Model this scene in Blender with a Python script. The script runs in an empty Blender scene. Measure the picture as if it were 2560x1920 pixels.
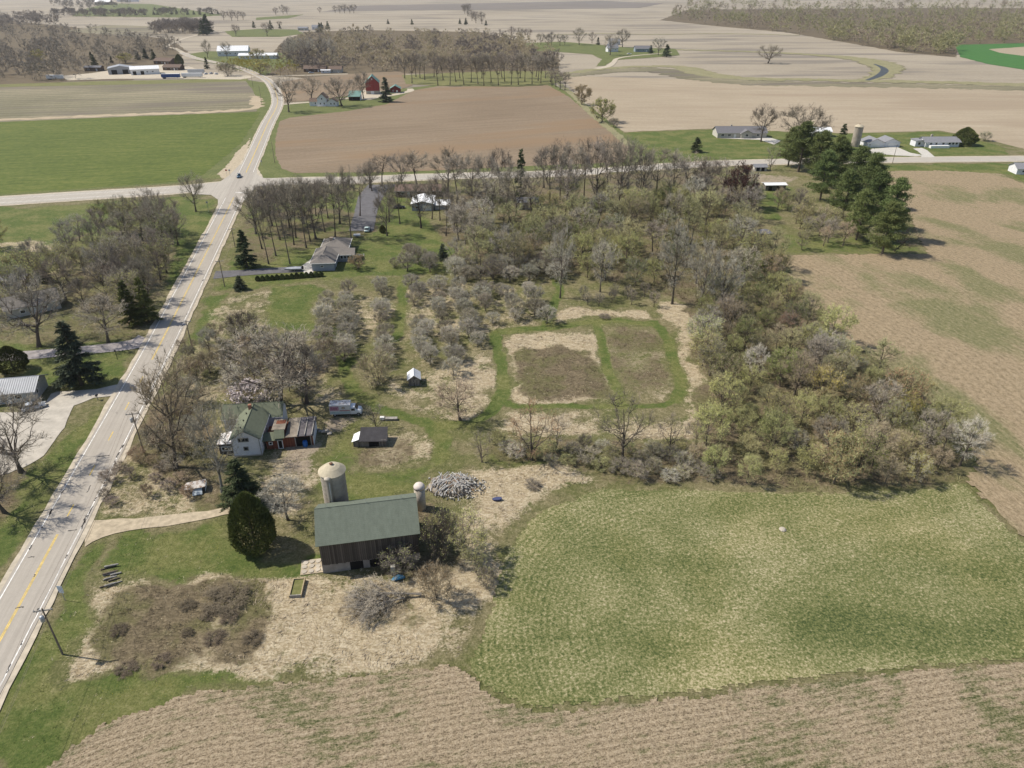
import bpy, math, random
import numpy as np
from mathutils import Vector, Matrix
from mathutils.noise import noise as pnoise

# ------------------------------------------------------------------ camera, sky, sun, exposure
sc = bpy.context.scene
R = math.radians
PITCH, ALT, FPX = R(29.5), 80.0, 1777.0
cam = bpy.data.cameras.new('camera'); cam.sensor_width = 36.0; cam.lens = 36.0 * FPX / 2560.0
cam.clip_start = 1.0; cam.clip_end = 20000.0
camo = bpy.data.objects.new('camera', cam); sc.collection.objects.link(camo)
camo.location = (0, 0, ALT); camo.rotation_euler = (R(90) - PITCH, 0, 0)
sc.camera = camo
SUN_EL, SUN_AZ = R(50), R(10)            # sun stands to the left (-x) and slightly ahead (+y)
SUNV = Vector((-math.cos(SUN_EL) * math.cos(SUN_AZ), math.cos(SUN_EL) * math.sin(SUN_AZ), math.sin(SUN_EL)))
world = bpy.data.worlds.new('World'); sc.world = world; world.use_nodes = True
wn = world.node_tree; sky = wn.nodes.new('ShaderNodeTexSky'); sky.sky_type = 'NISHITA'; sky.sun_disc = False
sky.sun_elevation = SUN_EL; sky.sun_rotation = R(280); sky.altitude = 300; sky.dust_density = 1.5
wn.links.new(sky.outputs[0], wn.nodes['Background'].inputs[0]); wn.nodes['Background'].inputs[1].default_value = 0.11
sl = bpy.data.lights.new('sun', 'SUN'); sl.energy = 4.6; sl.angle = R(0.6); sl.color = (1.0, 0.94, 0.83)
so = bpy.data.objects.new('sun', sl); sc.collection.objects.link(so)
so.rotation_euler = SUNV.to_track_quat('Z', 'Y').to_euler(); so.location = (-300, 50, 400)
vs = sc.view_settings; vs.view_transform = 'Standard'; vs.look = 'None'; vs.exposure = 0.18; vs.gamma = 1.0; vs.use_curve_mapping = False
sc.cycles.max_bounces = 5; sc.cycles.diffuse_bounces = 3; sc.cycles.glossy_bounces = 2
sc.cycles.transparent_max_bounces = 4; sc.cycles.transmission_bounces = 2
random.seed(7); rng = np.random.default_rng(7)
C = sc.collection

# ------------------------------------------------------------------ surveying: photograph points to places on the ground
_s, _c = math.sin(PITCH), math.cos(PITCH)
def G(u, v, z=0.0):
    a = (u - 1280) / FPX; b = (v - 960) / FPX
    t = (ALT - z) / (_s + b * _c)
    return Vector((a * t, (_c - b * _s) * t, z))
def height(u, v, vt):
    y = G(u, v).y; b = (vt - 960) / FPX
    return ALT + (-b * y * _c - y * _s) / (_c - b * _s)
def GP(pts): return [G(*p) for p in pts]

# ------------------------------------------------------------------ objects
def link(o, parent=None):
    C.objects.link(o)
    if parent is not None: o.parent = parent
    return o
def tag(o, label=None, cat=None, group=None, kind=None):
    if label: o['label'] = label
    if cat: o['category'] = cat
    if group: o['group'] = group
    if kind: o['kind'] = kind
    return o
def thing(name, label, cat, loc=(0, 0, 0), rz=0.0, group=None):
    o = bpy.data.objects.new(name, None); o.empty_display_size = 0.5
    link(o); o.location = loc; o.rotation_euler = (0, 0, rz)
    return tag(o, label, cat, group)
def npmesh(name, V, F, mat=None, smooth=False):
    """V (n,3) array, F list of (m,k) index arrays"""
    me = bpy.data.meshes.new(name); V = np.asarray(V, np.float32)
    me.vertices.add(len(V)); me.vertices.foreach_set('co', V.ravel())
    loops = np.concatenate([np.asarray(f, np.int32).ravel() for f in F])
    tot = np.concatenate([np.full(len(f), np.asarray(f).shape[1], np.int32) for f in F])
    st = np.concatenate([[0], np.cumsum(tot)[:-1]]).astype(np.int32)
    me.loops.add(len(loops)); me.loops.foreach_set('vertex_index', loops)
    me.polygons.add(len(tot)); me.polygons.foreach_set('loop_start', st)
    if smooth: me.polygons.foreach_set('use_smooth', np.ones(len(tot), bool))
    me.update(calc_edges=True)
    if mat: me.materials.append(mat)
    return me
class MB:
    def __init__(s): s.v = []; s.f = []
    def add(s, vs, fs):
        n = len(s.v); s.v += [tuple(p) for p in vs]; s.f += [tuple(i + n for i in f) for f in fs]; return s
    def box(s, x0, x1, y0, y1, z0, z1):
        return s.add([(x0, y0, z0), (x1, y0, z0), (x1, y1, z0), (x0, y1, z0), (x0, y0, z1), (x1, y0, z1), (x1, y1, z1), (x0, y1, z1)],
                     [(0, 3, 2, 1), (4, 5, 6, 7), (0, 1, 5, 4), (1, 2, 6, 5), (2, 3, 7, 6), (3, 0, 4, 7)])
    def obox(s, c, ax, ay, az, hx, hy, hz):
        c, ax, ay, az = Vector(c), Vector(ax), Vector(ay), Vector(az)
        P = [c + ax * (hx * i) + ay * (hy * j) + az * (hz * k) for k in (-1, 1) for j in (-1, 1) for i in (-1, 1)]
        return s.add(P, [(0, 2, 3, 1), (4, 5, 7, 6), (0, 1, 5, 4), (1, 3, 7, 5), (3, 2, 6, 7), (2, 0, 4, 6)])
    def loft(s, rings, cap=True):
        n = len(rings[0]); vs = [p for r in rings for p in r]; fs = []
        for i in range(len(rings) - 1):
            for j in range(n):
                k = (j + 1) % n
                fs.append((i * n + j, i * n + k, (i + 1) * n + k, (i + 1) * n + j))
        if cap: fs += [tuple(range(n - 1, -1, -1)), tuple((len(rings) - 1) * n + j for j in range(n))]
        return s.add(vs, fs)
    def tube(s, pts, rads, n=6):
        pts = [Vector(p) for p in pts]; rings = []
        for i, p in enumerate(pts):
            d = (pts[min(i + 1, len(pts) - 1)] - pts[max(i - 1, 0)]).normalized()
            a = d.orthogonal().normalized(); b = d.cross(a)
            rings.append([p + (a * math.cos(6.2832 * k / n) + b * math.sin(6.2832 * k / n)) * rads[i] for k in range(n)])
        return s.loft(rings)
    def lathe(s, prof, n=16, c=(0, 0, 0)):
        return s.loft([[(c[0] + r * math.cos(6.2832 * k / n), c[1] + r * math.sin(6.2832 * k / n), c[2] + z) for k in range(n)] for r, z in prof])
    def slab(s, quad, th):
        q = [Vector(p) for p in quad]; nn = (q[1] - q[0]).cross(q[2] - q[0]).normalized()
        if nn.z < 0: q.reverse(); nn = -nn
        return s.add(q + [p - nn * th for p in q], [tuple(range(len(q))), tuple(range(2 * len(q) - 1, len(q) - 1, -1))] +
                     [(i, i + len(q), (i + 1) % len(q) + len(q), (i + 1) % len(q)) for i in range(len(q))])
    def mesh(s, name, mat):
        me = bpy.data.meshes.new(name); me.from_pydata(s.v, [], s.f); me.update()
        if mat: me.materials.append(mat)
        return me
    def build(s, name, mat, parent=None, smooth=False):
        me = s.mesh(name, mat)
        if smooth:
            for p in me.polygons: p.use_smooth = True
        return link(bpy.data.objects.new(name, me), parent)
def part(name, mat, parent, fn, smooth=False, label=None):
    m = MB(); fn(m); o = m.build(name, mat, parent, smooth)
    if label: o['label'] = label
    return o

# ------------------------------------------------------------------ materials
class NT:
    def __init__(s, name, rough=0.9):
        s.m = bpy.data.materials.new(name); s.m.use_nodes = True; s.t = s.m.node_tree
        s.b = s.t.nodes['Principled BSDF']; s.b.inputs['Roughness'].default_value = rough
        s.b.inputs['Specular IOR Level'].default_value = 0.2
        s.pos = s.t.nodes.new('ShaderNodeNewGeometry').outputs['Position']
    def n(s, t): return s.t.nodes.new('ShaderNode' + t)
    def l(s, a, b): s.t.links.new(a, b)
    def inp(s, sock, v):
        if isinstance(v, bpy.types.NodeSocket): s.l(v, sock)
        else: sock.default_value = v
    def noise(s, scale, detail=4.0, rough=0.55, vec=None, dist=0.0, color=False):
        q = s.n('TexNoise'); q.inputs['Scale'].default_value = scale; q.inputs['Detail'].default_value = detail
        q.inputs['Roughness'].default_value = rough; q.inputs['Distortion'].default_value = dist
        s.l(vec if vec is not None else s.pos, q.inputs['Vector']); return q.outputs['Color' if color else 'Fac']
    def math(s, op, a, b=0.0, c=None, clamp=False):
        q = s.n('Math'); q.operation = op; q.use_clamp = clamp; s.inp(q.inputs[0], a); s.inp(q.inputs[1], b)
        if c is not None: s.inp(q.inputs[2], c)
        return q.outputs[0]
    def vmath(s, op, a, b=None, out=0):
        q = s.n('VectorMath'); q.operation = op; s.inp(q.inputs[0], a)
        if b is not None: s.inp(q.inputs[1], b)
        return q.outputs[out]
    def mapr(s, v, a, b, c=0.0, d=1.0, smooth=True):
        q = s.n('MapRange'); q.interpolation_type = 'SMOOTHSTEP' if smooth else 'LINEAR'
        s.inp(q.inputs[0], v)
        for i, x in enumerate((a, b, c, d)): q.inputs[i + 1].default_value = x
        return q.outputs[0]
    def ramp(s, v, stops):
        q = s.n('ValToRGB'); e = q.color_ramp.elements
        while len(e) < len(stops): e.new(0.5)
        for k, (p, col) in zip(e, stops): k.position = p; k.color = (*col, 1)
        s.inp(q.inputs[0], v); return q.outputs[0]
    def mix(s, f, a, b, mode='MIX'):
        q = s.n('Mix'); q.data_type = 'RGBA'; q.blend_type = mode; s.inp(q.inputs[0], f)
        for i, x in ((6, a), (7, b)):
            if isinstance(x, tuple): x = (*x[:3], 1)
            s.inp(q.inputs[i], x)
        return q.outputs[2]
    def sep(s, v):
        q = s.n('SeparateXYZ'); s.l(v, q.inputs[0]); return q.outputs
    def comb(s, x, y, z=0.0):
        q = s.n('CombineXYZ'); [s.inp(q.inputs[i], w) for i, w in enumerate((x, y, z))]; return q.outputs[0]
    def bump(s, h, strength=0.4, dist=0.1):
        q = s.n('Bump'); q.inputs['Strength'].default_value = strength; q.inputs['Distance'].default_value = dist
        s.inp(q.inputs['Height'], h); s.l(q.outputs[0], s.b.inputs['Normal'])
    def out(s, col):
        s.inp(s.b.inputs['Base Color'], col); return s.m
    def attr(s, name):
        q = s.n('Attribute'); q.attribute_name = name; return q.outputs
def mat(name, col, var=0.25, scale=2.0, rough=0.8, bump=0.0, metal=0.0, obj=False, spec=None, bscale=None):
    t = NT(name, rough); t.b.inputs['Metallic'].default_value = metal
    if spec is not None: t.b.inputs['Specular IOR Level'].default_value = spec
    vec = t.n('TexCoord').outputs['Object']
    nz = t.noise(scale, 5, 0.6, vec); f = t.mapr(nz, 0.3, 0.7, 1 - var, 1 + var, False)
    if obj:
        oi = t.n('ObjectInfo'); f = t.math('MULTIPLY', f, t.mapr(oi.outputs['Random'], 0, 1, 0.75, 1.25, False))
    c = t.vmath('MULTIPLY', (*col, ), t.comb(f, f, f))
    if bump: t.bump(t.noise(bscale or scale * 4, 4, 0.6, vec), bump, 0.05)
    return t.out(c)
# ================================================================== GROUND
def vnoise(x, y, scale, seed):
    r = np.random.default_rng(seed); L = r.random((128, 128)).astype(np.float32)
    X = x / scale; Y = y / scale; i = np.floor(X).astype(int); j = np.floor(Y).astype(int)
    fx = X - i; fy = Y - j; fx = fx * fx * (3 - 2 * fx); fy = fy * fy * (3 - 2 * fy)
    a = L[i % 128, j % 128]; b = L[(i + 1) % 128, j % 128]; c = L[i % 128, (j + 1) % 128]; d = L[(i + 1) % 128, (j + 1) % 128]
    return (a * (1 - fx) + b * fx) * (1 - fy) + (c * (1 - fx) + d * fx) * fy
def inside(x, y, poly):
    r = np.zeros(x.shape, bool); n = len(poly)
    for k in range(n):
        x1, y1 = poly[k][0], poly[k][1]; x2, y2 = poly[(k + 1) % n][0], poly[(k + 1) % n][1]
        if y1 == y2: continue
        cnd = ((y1 > y) != (y2 > y)) & (x < (x2 - x1) * (y - y1) / (y2 - y1) + x1); r ^= cnd
    return r
def seg_dist(x, y, pts):
    d = np.full(x.shape, 1e9)
    for a, b in zip(pts[:-1], pts[1:]):
        dx, dy = b[0] - a[0], b[1] - a[1]; t = np.clip(((x - a[0]) * dx + (y - a[1]) * dy) / (dx * dx + dy * dy), 0, 1)
        d = np.minimum(d, np.hypot(x - a[0] - t * dx, y - a[1] - t * dy))
    return d
# cover polygons, (strength, outline)
LUSH = [
 (1.0, [(0, 1720), (60, 1640), (140, 1530), (205, 1420), (255, 1345), (275, 1350), (262, 1400), (222, 1500), (165, 1600), (135, 1700), (100, 1800), (60, 1920), (-200, 1920), (-200, 1800)]),
 (1.0, [(120, 1740), (330, 1700), (640, 1685), (720, 1700), (500, 1735), (330, 1790), (200, 1860), (110, 1960), (0, 1960)]),
 (0.85, [(290, 1345), (420, 1320), (580, 1295), (600, 1370), (700, 1400), (780, 1360), (800, 1420), (740, 1445), (640, 1445), (480, 1440), (360, 1430), (330, 1400), (285, 1385)]),
 (0.7, [(790, 1240), (780, 1150), (860, 1080), (905, 1060), (925, 1110), (900, 1170), (1000, 1170), (1080, 1150), (1110, 1090), (1130, 1110), (1070, 1190), (1040, 1240), (960, 1260)]),
 (0.95, [(672, 722), (800, 714), (792, 800), (850, 840), (880, 870), (830, 880), (760, 825), (664, 828)]),
 (0.8, [(530, 735), (590, 730), (560, 800), (500, 850), (450, 930), (430, 920), (470, 830)]),
 (0.95, [(-900, 560), (0, 522), (300, 505), (480, 490), (545, 500), (540, 540), (500, 620), (440, 720), (400, 700), (430, 620), (350, 560), (200, 620), (100, 700), (0, 700), (-900, 760)]),
 (0.8, [(-600, 860), (0, 850), (130, 860), (330, 850), (330, 880), (325, 920), (280, 990), (270, 960), (150, 960), (60, 935), (-600, 950)]),
 (1.0, [(190, 1060), (268, 998), (284, 1000), (230, 1080), (150, 1190), (60, 1320), (0, 1400), (-200, 1700), (-200, 1500), (0, 1300), (90, 1190)]),
 (0.75, [(560, 690), (590, 600), (640, 510), (760, 490), (850, 480), (1000, 480), (1090, 560), (1130, 620), (1130, 690), (1010, 690), (700, 716), (530, 726)]),
 (0.9, [(1560, 331), (1790, 322), (1960, 330), (2130, 334), (2350, 328), (2440, 345), (2510, 372), (2530, 388), (2160, 398), (1850, 410), (1700, 418), (1590, 400)]),
 (0.9, [(2150, 414), (2560, 407), (2900, 403), (2900, 470), (2560, 458), (2500, 432), (2200, 427)]),
 (0.95, [(1905, 465), (1965, 462), (1970, 500), (1955, 555), (1905, 550), (1900, 510)]),
 (0.6, [(1960, 590), (2200, 590), (2320, 620), (2310, 632), (1930, 632)]),
 (0.35, [(1440, 1060), (1700, 1050), (1720, 1080), (1500, 1110), (1380, 1100)]),
 (0.6, [(1190, 1120), (1500, 1130), (1480, 1160), (1300, 1190), (1190, 1160)]),
]
DRY = [
 (1.0, [(160, 1720), (185, 1640), (225, 1520), (275, 1400), (320, 1390), (370, 1440), (560, 1440), (700, 1445), (790, 1450), (1000, 1440), (1190, 1380), (1222, 1400), (1200, 1560), (1140, 1640), (1000, 1672), (800, 1692), (650, 1702), (480, 1690), (330, 1692)]),
 (0.9, [(960, 960), (1040, 930), (1150, 890), (1235, 900), (1238, 1000), (1190, 1045), (1100, 1050), (1010, 1020), (940, 985)]),
 (0.95, [(1252, 860), (1270, 840), (1480, 812), (1505, 870), (1545, 1003), (1290, 1008), (1275, 960), (1265, 900)]),
 (0.4, [(1508, 806), (1640, 820), (1665, 880), (1692, 985), (1660, 1003), (1570, 1003), (1530, 900)]),
 (0.9, [(1400, 772), (1630, 772), (1640, 795), (1560, 790), (1480, 795), (1400, 810)]),
 (0.9, [(1640, 755), (1740, 755), (1750, 830), (1740, 1000), (1715, 1060), (1700, 840)]),
 (0.75, [(1270, 1026), (1560, 1028), (1700, 1040), (1720, 1000), (1760, 1050), (1740, 1110), (1400, 1100), (1240, 1080)]),
 (0.85, [(1170, 1180), (1300, 1165), (1500, 1200), (1400, 1240), (1330, 1262), (1275, 1320), (1245, 1380), (1180, 1420), (1120, 1380), (1130, 1260)]),
 (0.45, [(880, 730), (1380, 690), (1360, 820), (1240, 840), (1240, 900), (960, 940), (880, 860), (800, 800), (800, 730)]),
 (0.5, [(545, 742), (678, 728), (664, 826), (560, 855), (500, 900), (470, 980), (440, 960), (510, 840)]),
 (0.5, [(470, 850), (700, 840), (830, 900), (860, 1000), (780, 1020), (500, 1100), (420, 1060)]),
 (0.55, [(930, 1080), (1090, 1075), (1110, 1120), (1060, 1150), (910, 1160)]),
 (0.7, [(670, 1110), (760, 1100), (790, 1200), (720, 1300), (640, 1290), (650, 1180)]),
 (0.8, [(-600, 600), (0, 605), (150, 600), (160, 625), (0, 628), (-600, 640)]),
 (0.6, [(230, 1215), (300, 1130), (420, 1130), (540, 1200), (520, 1270), (300, 1300), (240, 1280)]),
]
BRUSH = [
 (0.9, [(205, 1570), (250, 1500), (330, 1450), (450, 1450), (640, 1430), (680, 1560), (600, 1670), (400, 1700), (205, 1700)]),
 (1.0, [(1278, 872), (1400, 868), (1480, 876), (1500, 900), (1532, 996), (1420, 1003), (1310, 1003), (1282, 950)]),
 (0.62, [(1514, 816), (1640, 824), (1686, 992), (1570, 1000)]),
 (1.0, [(1100, 500), (1500, 430), (1700, 425), (1890, 460), (1900, 560), (1900, 625), (1960, 640), (1990, 720), (2080, 830), (2200, 900), (2330, 1000), (2440, 1120), (2440, 1160), (2400, 1200), (2200, 1222), (1950, 1225), (1700, 1205), (1560, 1200), (1560, 1130), (1720, 1100), (1750, 1020), (1745, 830), (1690, 740), (1400, 680), (1130, 690)]),
 (0.7, [(1190, 1110), (1560, 1110), (1700, 1130), (1700, 1205), (1480, 1190), (1250, 1150)]),
 (0.5, [(80, 700), (130, 610), (300, 560), (430, 600), (440, 680), (400, 760), (340, 850), (130, 855), (-400, 850), (-400, 740)]),
 (0.7, [(600, 560), (700, 520), (950, 530), (940, 600), (760, 620), (660, 660), (580, 660)]),
 (0.8, [(300, 1130), (350, 1010), (470, 960), (560, 1100), (600, 1240), (520, 1260), (420, 1200)]),
 (0.8, [(1030, 1240), (1140, 1260), (1150, 1380), (1190, 1430), (1050, 1430), (830, 1440), (1035, 1330)]),
 (0.7, [(850, 1450), (1040, 1450), (1100, 1520), (1000, 1560), (860, 1560)]),
 (0.8, [(-300, 1080), (110, 1130), (80, 1200), (0, 1300), (-300, 1500)]),
 (0.55, [(470, 860), (650, 840), (840, 930), (820, 1000), (640, 1010), (540, 1020)]),
 (0.7, [(830, 1085), (1000, 1085), (1060, 1130), (1000, 1155), (880, 1155)]),
]
DIRT = [
 (0.8, [(690, 1120), (780, 1100), (790, 1120), (745, 1190), (700, 1190)]),
 (0.6, [(820, 1050), (900, 1045), (890, 1080), (800, 1090)]),
 (0.6, [(1850, 435), (1990, 440), (1950, 470), (1860, 465)]),
]
MOWN = [  # mown grass paths: (half width m, line)
 (1.5, [(864, 905), (868, 950), (895, 990), (940, 1018), (1000, 1040), (1075, 1062), (1110, 1100), (1100, 1150)]),
 (1.3, [(1012, 694), (1005, 740), (998, 790), (990, 850)]),
 (1.35, [(1090, 1066), (1180, 1058), (1225, 1030), (1254, 990), (1258, 950), (1250, 900), (1236, 858), (1245, 832), (1310, 824), (1400, 818), (1470, 804), (1550, 800), (1630, 812)]),
 (1.25, [(1630, 806), (1660, 830), (1680, 880), (1695, 930), (1703, 980), (1690, 1003)]),
 (1.05, [(1488, 806), (1500, 850), (1522, 930), (1545, 1000), (1555, 1013)]),
 (0.8, [(1254, 1000), (1285, 1015), (1400, 1016), (1560, 1015), (1660, 1011), (1695, 1002)]),
 (1.2, [(1390, 695), (1397, 725), (1382, 775), (1366, 815)]),
 (2.2, [(760, 810), (830, 850), (868, 905)]),
]
SX = 1.2
gx = np.arange(-345, 345 + SX, SX); gy = np.arange(28, 478 + SX, SX)
XX, YY = np.meshgrid(gx, gy); nx_, ny_ = len(gx), len(gy)
WX = XX + (vnoise(XX, YY, 9, 1) - .5) * 5 + (vnoise(XX, YY, 3, 3) - .5) * 3
WY = YY + (vnoise(XX, YY, 9, 2) - .5) * 5 + (vnoise(XX, YY, 3, 4) - .5) * 3
def blur(m, k=1):
    for _ in range(k):
        p = np.pad(m, 1, 'edge'); m = (p[:-2, 1:-1] + p[2:, 1:-1] + p[1:-1, :-2] + p[1:-1, 2:] + 2 * p[1:-1, 1:-1]) / 6
    return m
def raster(polys, k=2):
    m = np.zeros(XX.shape)
    for sgt, pl in polys:
        m = np.maximum(m, blur(inside(WX, WY, GP(pl)).astype(float), k) * sgt)
    return m
mL, mD, mB, mE = raster(LUSH), raster(DRY), raster(BRUSH), raster(DIRT)
mM = np.zeros(XX.shape)
WX2 = XX + (vnoise(XX, YY, 4, 8) - .5) * 1.2; WY2 = YY + (vnoise(XX, YY, 4, 9) - .5) * 1.2
for hw, ln in MOWN:
    mM = np.maximum(mM, np.clip((hw + 0.7 - seg_dist(WX2, WY2, GP(ln))) / 1.2, 0, 1))
mD *= np.clip(.1 + 1.1 * vnoise(XX, YY, 9, 21) + .5 * vnoise(XX, YY, 3.5, 23), 0, 1.1); mB *= np.clip(.45 + 1.0 * vnoise(XX, YY, 6, 22), 0, 1.1)
mD *= 1 - mM; mB *= 1 - mM; mL = np.maximum(mL * (1 - mM), mM * 1.05); mE *= 1 - mM

def noisy(t):
    return t.noise(0.9, 6, 0.7), t.noise(3.2, 5, 0.7), t.noise(0.11, 4, 0.6)
def ground_cover():
    t = NT('ground_cover', 0.95); n1, n2, n3 = noisy(t)
    v2 = t.comb(*[t.math('MULTIPLY', q, w) for q, w in zip(t.sep(t.pos), (1.0, 2.4, 1.0))])
    stre = t.noise(0.7, 6, 0.75, v2, 1.2)
    s1 = t.math('ADD', t.math('MULTIPLY', n1, 0.5), t.math('MULTIPLY', n2, 0.5))
    rough = t.ramp(s1, [(0.35, (.07, .068, .028)), (0.48, (.165, .145, .072)), (0.63, (.33, .275, .165))])
    rough2 = t.ramp(s1, [(0.35, (.055, .066, .02)), (0.5, (.125, .128, .046)), (0.64, (.25, .22, .115))])
    rough = t.mix(t.mapr(n3, .38, .62), rough, rough2)
    lush = t.ramp(s1, [(0.34, (.04, .07, .014)), (0.5, (.088, .118, .028)), (0.66, (.17, .178, .06))])
    lush2 = t.ramp(s1, [(0.34, (.075, .085, .024)), (0.5, (.15, .155, .05)), (0.66, (.27, .245, .115))])
    lush = t.mix(t.mapr(n3, .40, .64), lush, lush2)
    s2 = t.math('ADD', t.math('MULTIPLY', stre, 0.6), t.math('MULTIPLY', n2, 0.4))
    dry = t.ramp(s2, [(0.33, (.14, .11, .06)), (0.45, (.33, .26, .16)), (0.58, (.54, .46, .325))])
    brush = t.ramp(s2, [(0.34, (.055, .045, .026)), (0.48, (.14, .11, .066)), (0.62, (.27, .215, .135))])
    brush2 = t.ramp(s2, [(0.32, (.06, .06, .025)), (0.48, (.125, .115, .05)), (0.66, (.22, .19, .10))])
    brush = t.mix(t.mapr(n3, .42, .6), brush, brush2)
    dirt = t.ramp(s1, [(0.3, (.20, .155, .11)), (0.65, (.40, .33, .245))])
    a = t.attr('cover'); q = t.n('SeparateColor'); t.l(a['Color'], q.inputs[0])
    nn = t.math('ADD', t.math('MULTIPLY', t.math('SUBTRACT', s1, 0.5), 1.7), t.math('MULTIPLY', t.math('SUBTRACT', t.noise(0.28, 4, .65, None, .6), 0.5), 1.3))
    def w(m): return t.mapr(t.math('ADD', m, nn), 0.3, 0.7)
    c = t.mix(w(q.outputs[0]), rough, lush)
    c = t.mix(w(q.outputs[1]), c, dry)
    c = t.mix(w(q.outputs[2]), c, brush)
    c = t.mix(w(a['Alpha']), c, dirt)
    t.bump(s2, 1.0, 0.35)
    return t.out(c)
# relief: tussocks where nothing is mown or driven over
flat = np.clip(mM * 2 + mL * 1.2, 0, 1)
bump_ = (vnoise(XX, YY, 2.4, 11) * 0.5 + vnoise(XX, YY, 5.5, 12) * 0.5)
ZZ = np.clip(bump_ - 0.35, 0, 1) * 0.75 * np.clip(np.maximum(mD, mB), 0, 1) * (1 - flat)

# ---- field outlines in the photograph
HAY = [(1500, 1222), (1440, 1240), (1370, 1268), (1315, 1305), (1275, 1355), (1245, 1425), (1228, 1500), (1205, 1570), (1175, 1635), (1172, 1670), (1200, 1715), (1270, 1752), (1345, 1778),
       (1600, 1750), (1900, 1712), (2200, 1680), (2560, 1652), (3000, 1612), (3000, 1640), (2900, 1500), (2620, 1400), (2520, 1320), (2450, 1255), (2400, 1200), (2330, 1220), (2100, 1228), (1900, 1230), (1700, 1222)]
TILL = [(0, 1990), (150, 1890), (240, 1820), (330, 1775), (450, 1735), (700, 1705), (860, 1695), (1000, 1680), (1130, 1655), (1172, 1672), (1200, 1717), (1270, 1754), (1345, 1780), (1600, 1752),
        (1900, 1714), (2200, 1682), (2560, 1654), (3100, 1605), (3400, 1700), (3600, 2300), (1280, 2300), (-300, 2300)]
STUB = [(2200, 428), (2350, 426), (2500, 434), (2560, 460), (2900, 474), (3300, 700), (3600, 1200), (3100, 1600), (3000, 1610), (2900, 1498), (2622, 1398), (2522, 1318), (2452, 1253), (2402, 1198), (2440, 1150), (2330, 1010), (2200, 905), (2080, 835), (1985, 720), (1950, 645), (1930, 636), (2320, 634), (2290, 600), (2270, 540), (2200, 470), (2170, 440)]
WHEAT = [(-900, 352), (0, 306), (358, 291), (651, 280), (640, 300), (599, 361), (553, 400), (508, 437), (449, 454), (0, 486), (-900, 530)]
STRIPE = [(-900, 252), (0, 214), (330, 208), (612, 200), (632, 225), (645, 270), (640, 279), (358, 290), (0, 305), (-900, 350)]
PLOW = [(699, 303), (725, 294), (868, 278), (965, 261), (1034, 226), (1096, 215), (1291, 217), (1370, 213), (1422, 242), (1481, 291), (1533, 330), (1575, 365), (1560, 405), (1356, 414), (1008, 430), (738, 433), (705, 423), (689, 391), (689, 345)]
RIGHTF = [(1403, 189), (1960, 206), (2560, 214), (3300, 222), (3300, 405), (2560, 372), (2440, 343), (2350, 327), (2130, 333), (1960, 329), (1790, 321), (1560, 330), (1500, 285), (1440, 235)]
for pl in (HAY, TILL, STUB, WHEAT, PLOW, RIGHTF):
    ZZ *= 1 - np.clip(blur(inside(XX, YY, GP(pl)).astype(float), 3) * 3, 0, 1)

def sheet(name, pts, z, m, jit=0.5, step=3.0, px=True):
    P = GP(pts) if px else [Vector((p[0], p[1], 0)) for p in pts]; out = []
    for a, b in zip(P, P[1:] + P[:1]):
        L = (b - a).length; st = max(step, 0.006 * a.length); k = max(1, int(L / st)); nrm = Vector((a.y - b.y, b.x - a.x, 0)).normalized() if L > 0 else Vector()
        for i in range(k):
            p = a.lerp(b, i / k); j = jit * st / 3.0 * (pnoise(p * (0.6 / st)) * 1.6 + random.uniform(-.3, .3))
            out.append((*(p + nrm * j).to_2d(), z))
    me = bpy.data.meshes.new(name); me.from_pydata(out, [], [tuple(range(len(out)))]); me.update(); me.materials.append(m)
    if me.polygons[0].normal.z < 0: me.flip_normals()
    return tag(link(bpy.data.objects.new(name, me)), kind='structure')
def strip(name, pts, w, z, m, px=True, kind='structure', jit=0.0):
    """a ribbon along a line; w is a width or one per point"""
    P = GP(pts) if px else [Vector(p) for p in pts]
    W = w if isinstance(w, (list, tuple)) else [w] * len(P)
    # smooth with Catmull-Rom
    Q, WW = [], []
    for i in range(len(P) - 1):
        p0, p1, p2, p3 = P[max(i - 1, 0)], P[i], P[i + 1], P[min(i + 2, len(P) - 1)]
        n = max(2, min(40, int((p2 - p1).length / 4)))
        for k in range(n):
            t = k / n
            Q.append(0.5 * ((2 * p1) + (p2 - p0) * t + (2 * p0 - 5 * p1 + 4 * p2 - p3) * t * t + (3 * p1 - p0 - 3 * p2 + p3) * t ** 3)); WW.append(W[i] * (1 - t) + W[i + 1] * t)
    Q.append(P[-1]); WW.append(W[-1]); V, Fc = [], []
    for i, p in enumerate(Q):
        d = (Q[min(i + 1, len(Q) - 1)] - Q[max(i - 1, 0)]); d.z = 0; d.normalize(); nrm = Vector((-d.y, d.x, 0))
        j1 = random.uniform(-jit, jit); j2 = random.uniform(-jit, jit)
        V += [(*(p + nrm * (WW[i] / 2 + j1)).to_2d(), z), (*(p - nrm * (WW[i] / 2 + j2)).to_2d(), z)]
        if i: Fc.append((2 * i - 2, 2 * i - 1, 2 * i + 1, 2 * i))
    me = bpy.data.meshes.new(name); me.from_pydata(V, [], Fc); me.update(); me.materials.append(m)
    o = link(bpy.data.objects.new(name, me))
    if kind: o['kind'] = kind
    return o, Q

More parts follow.
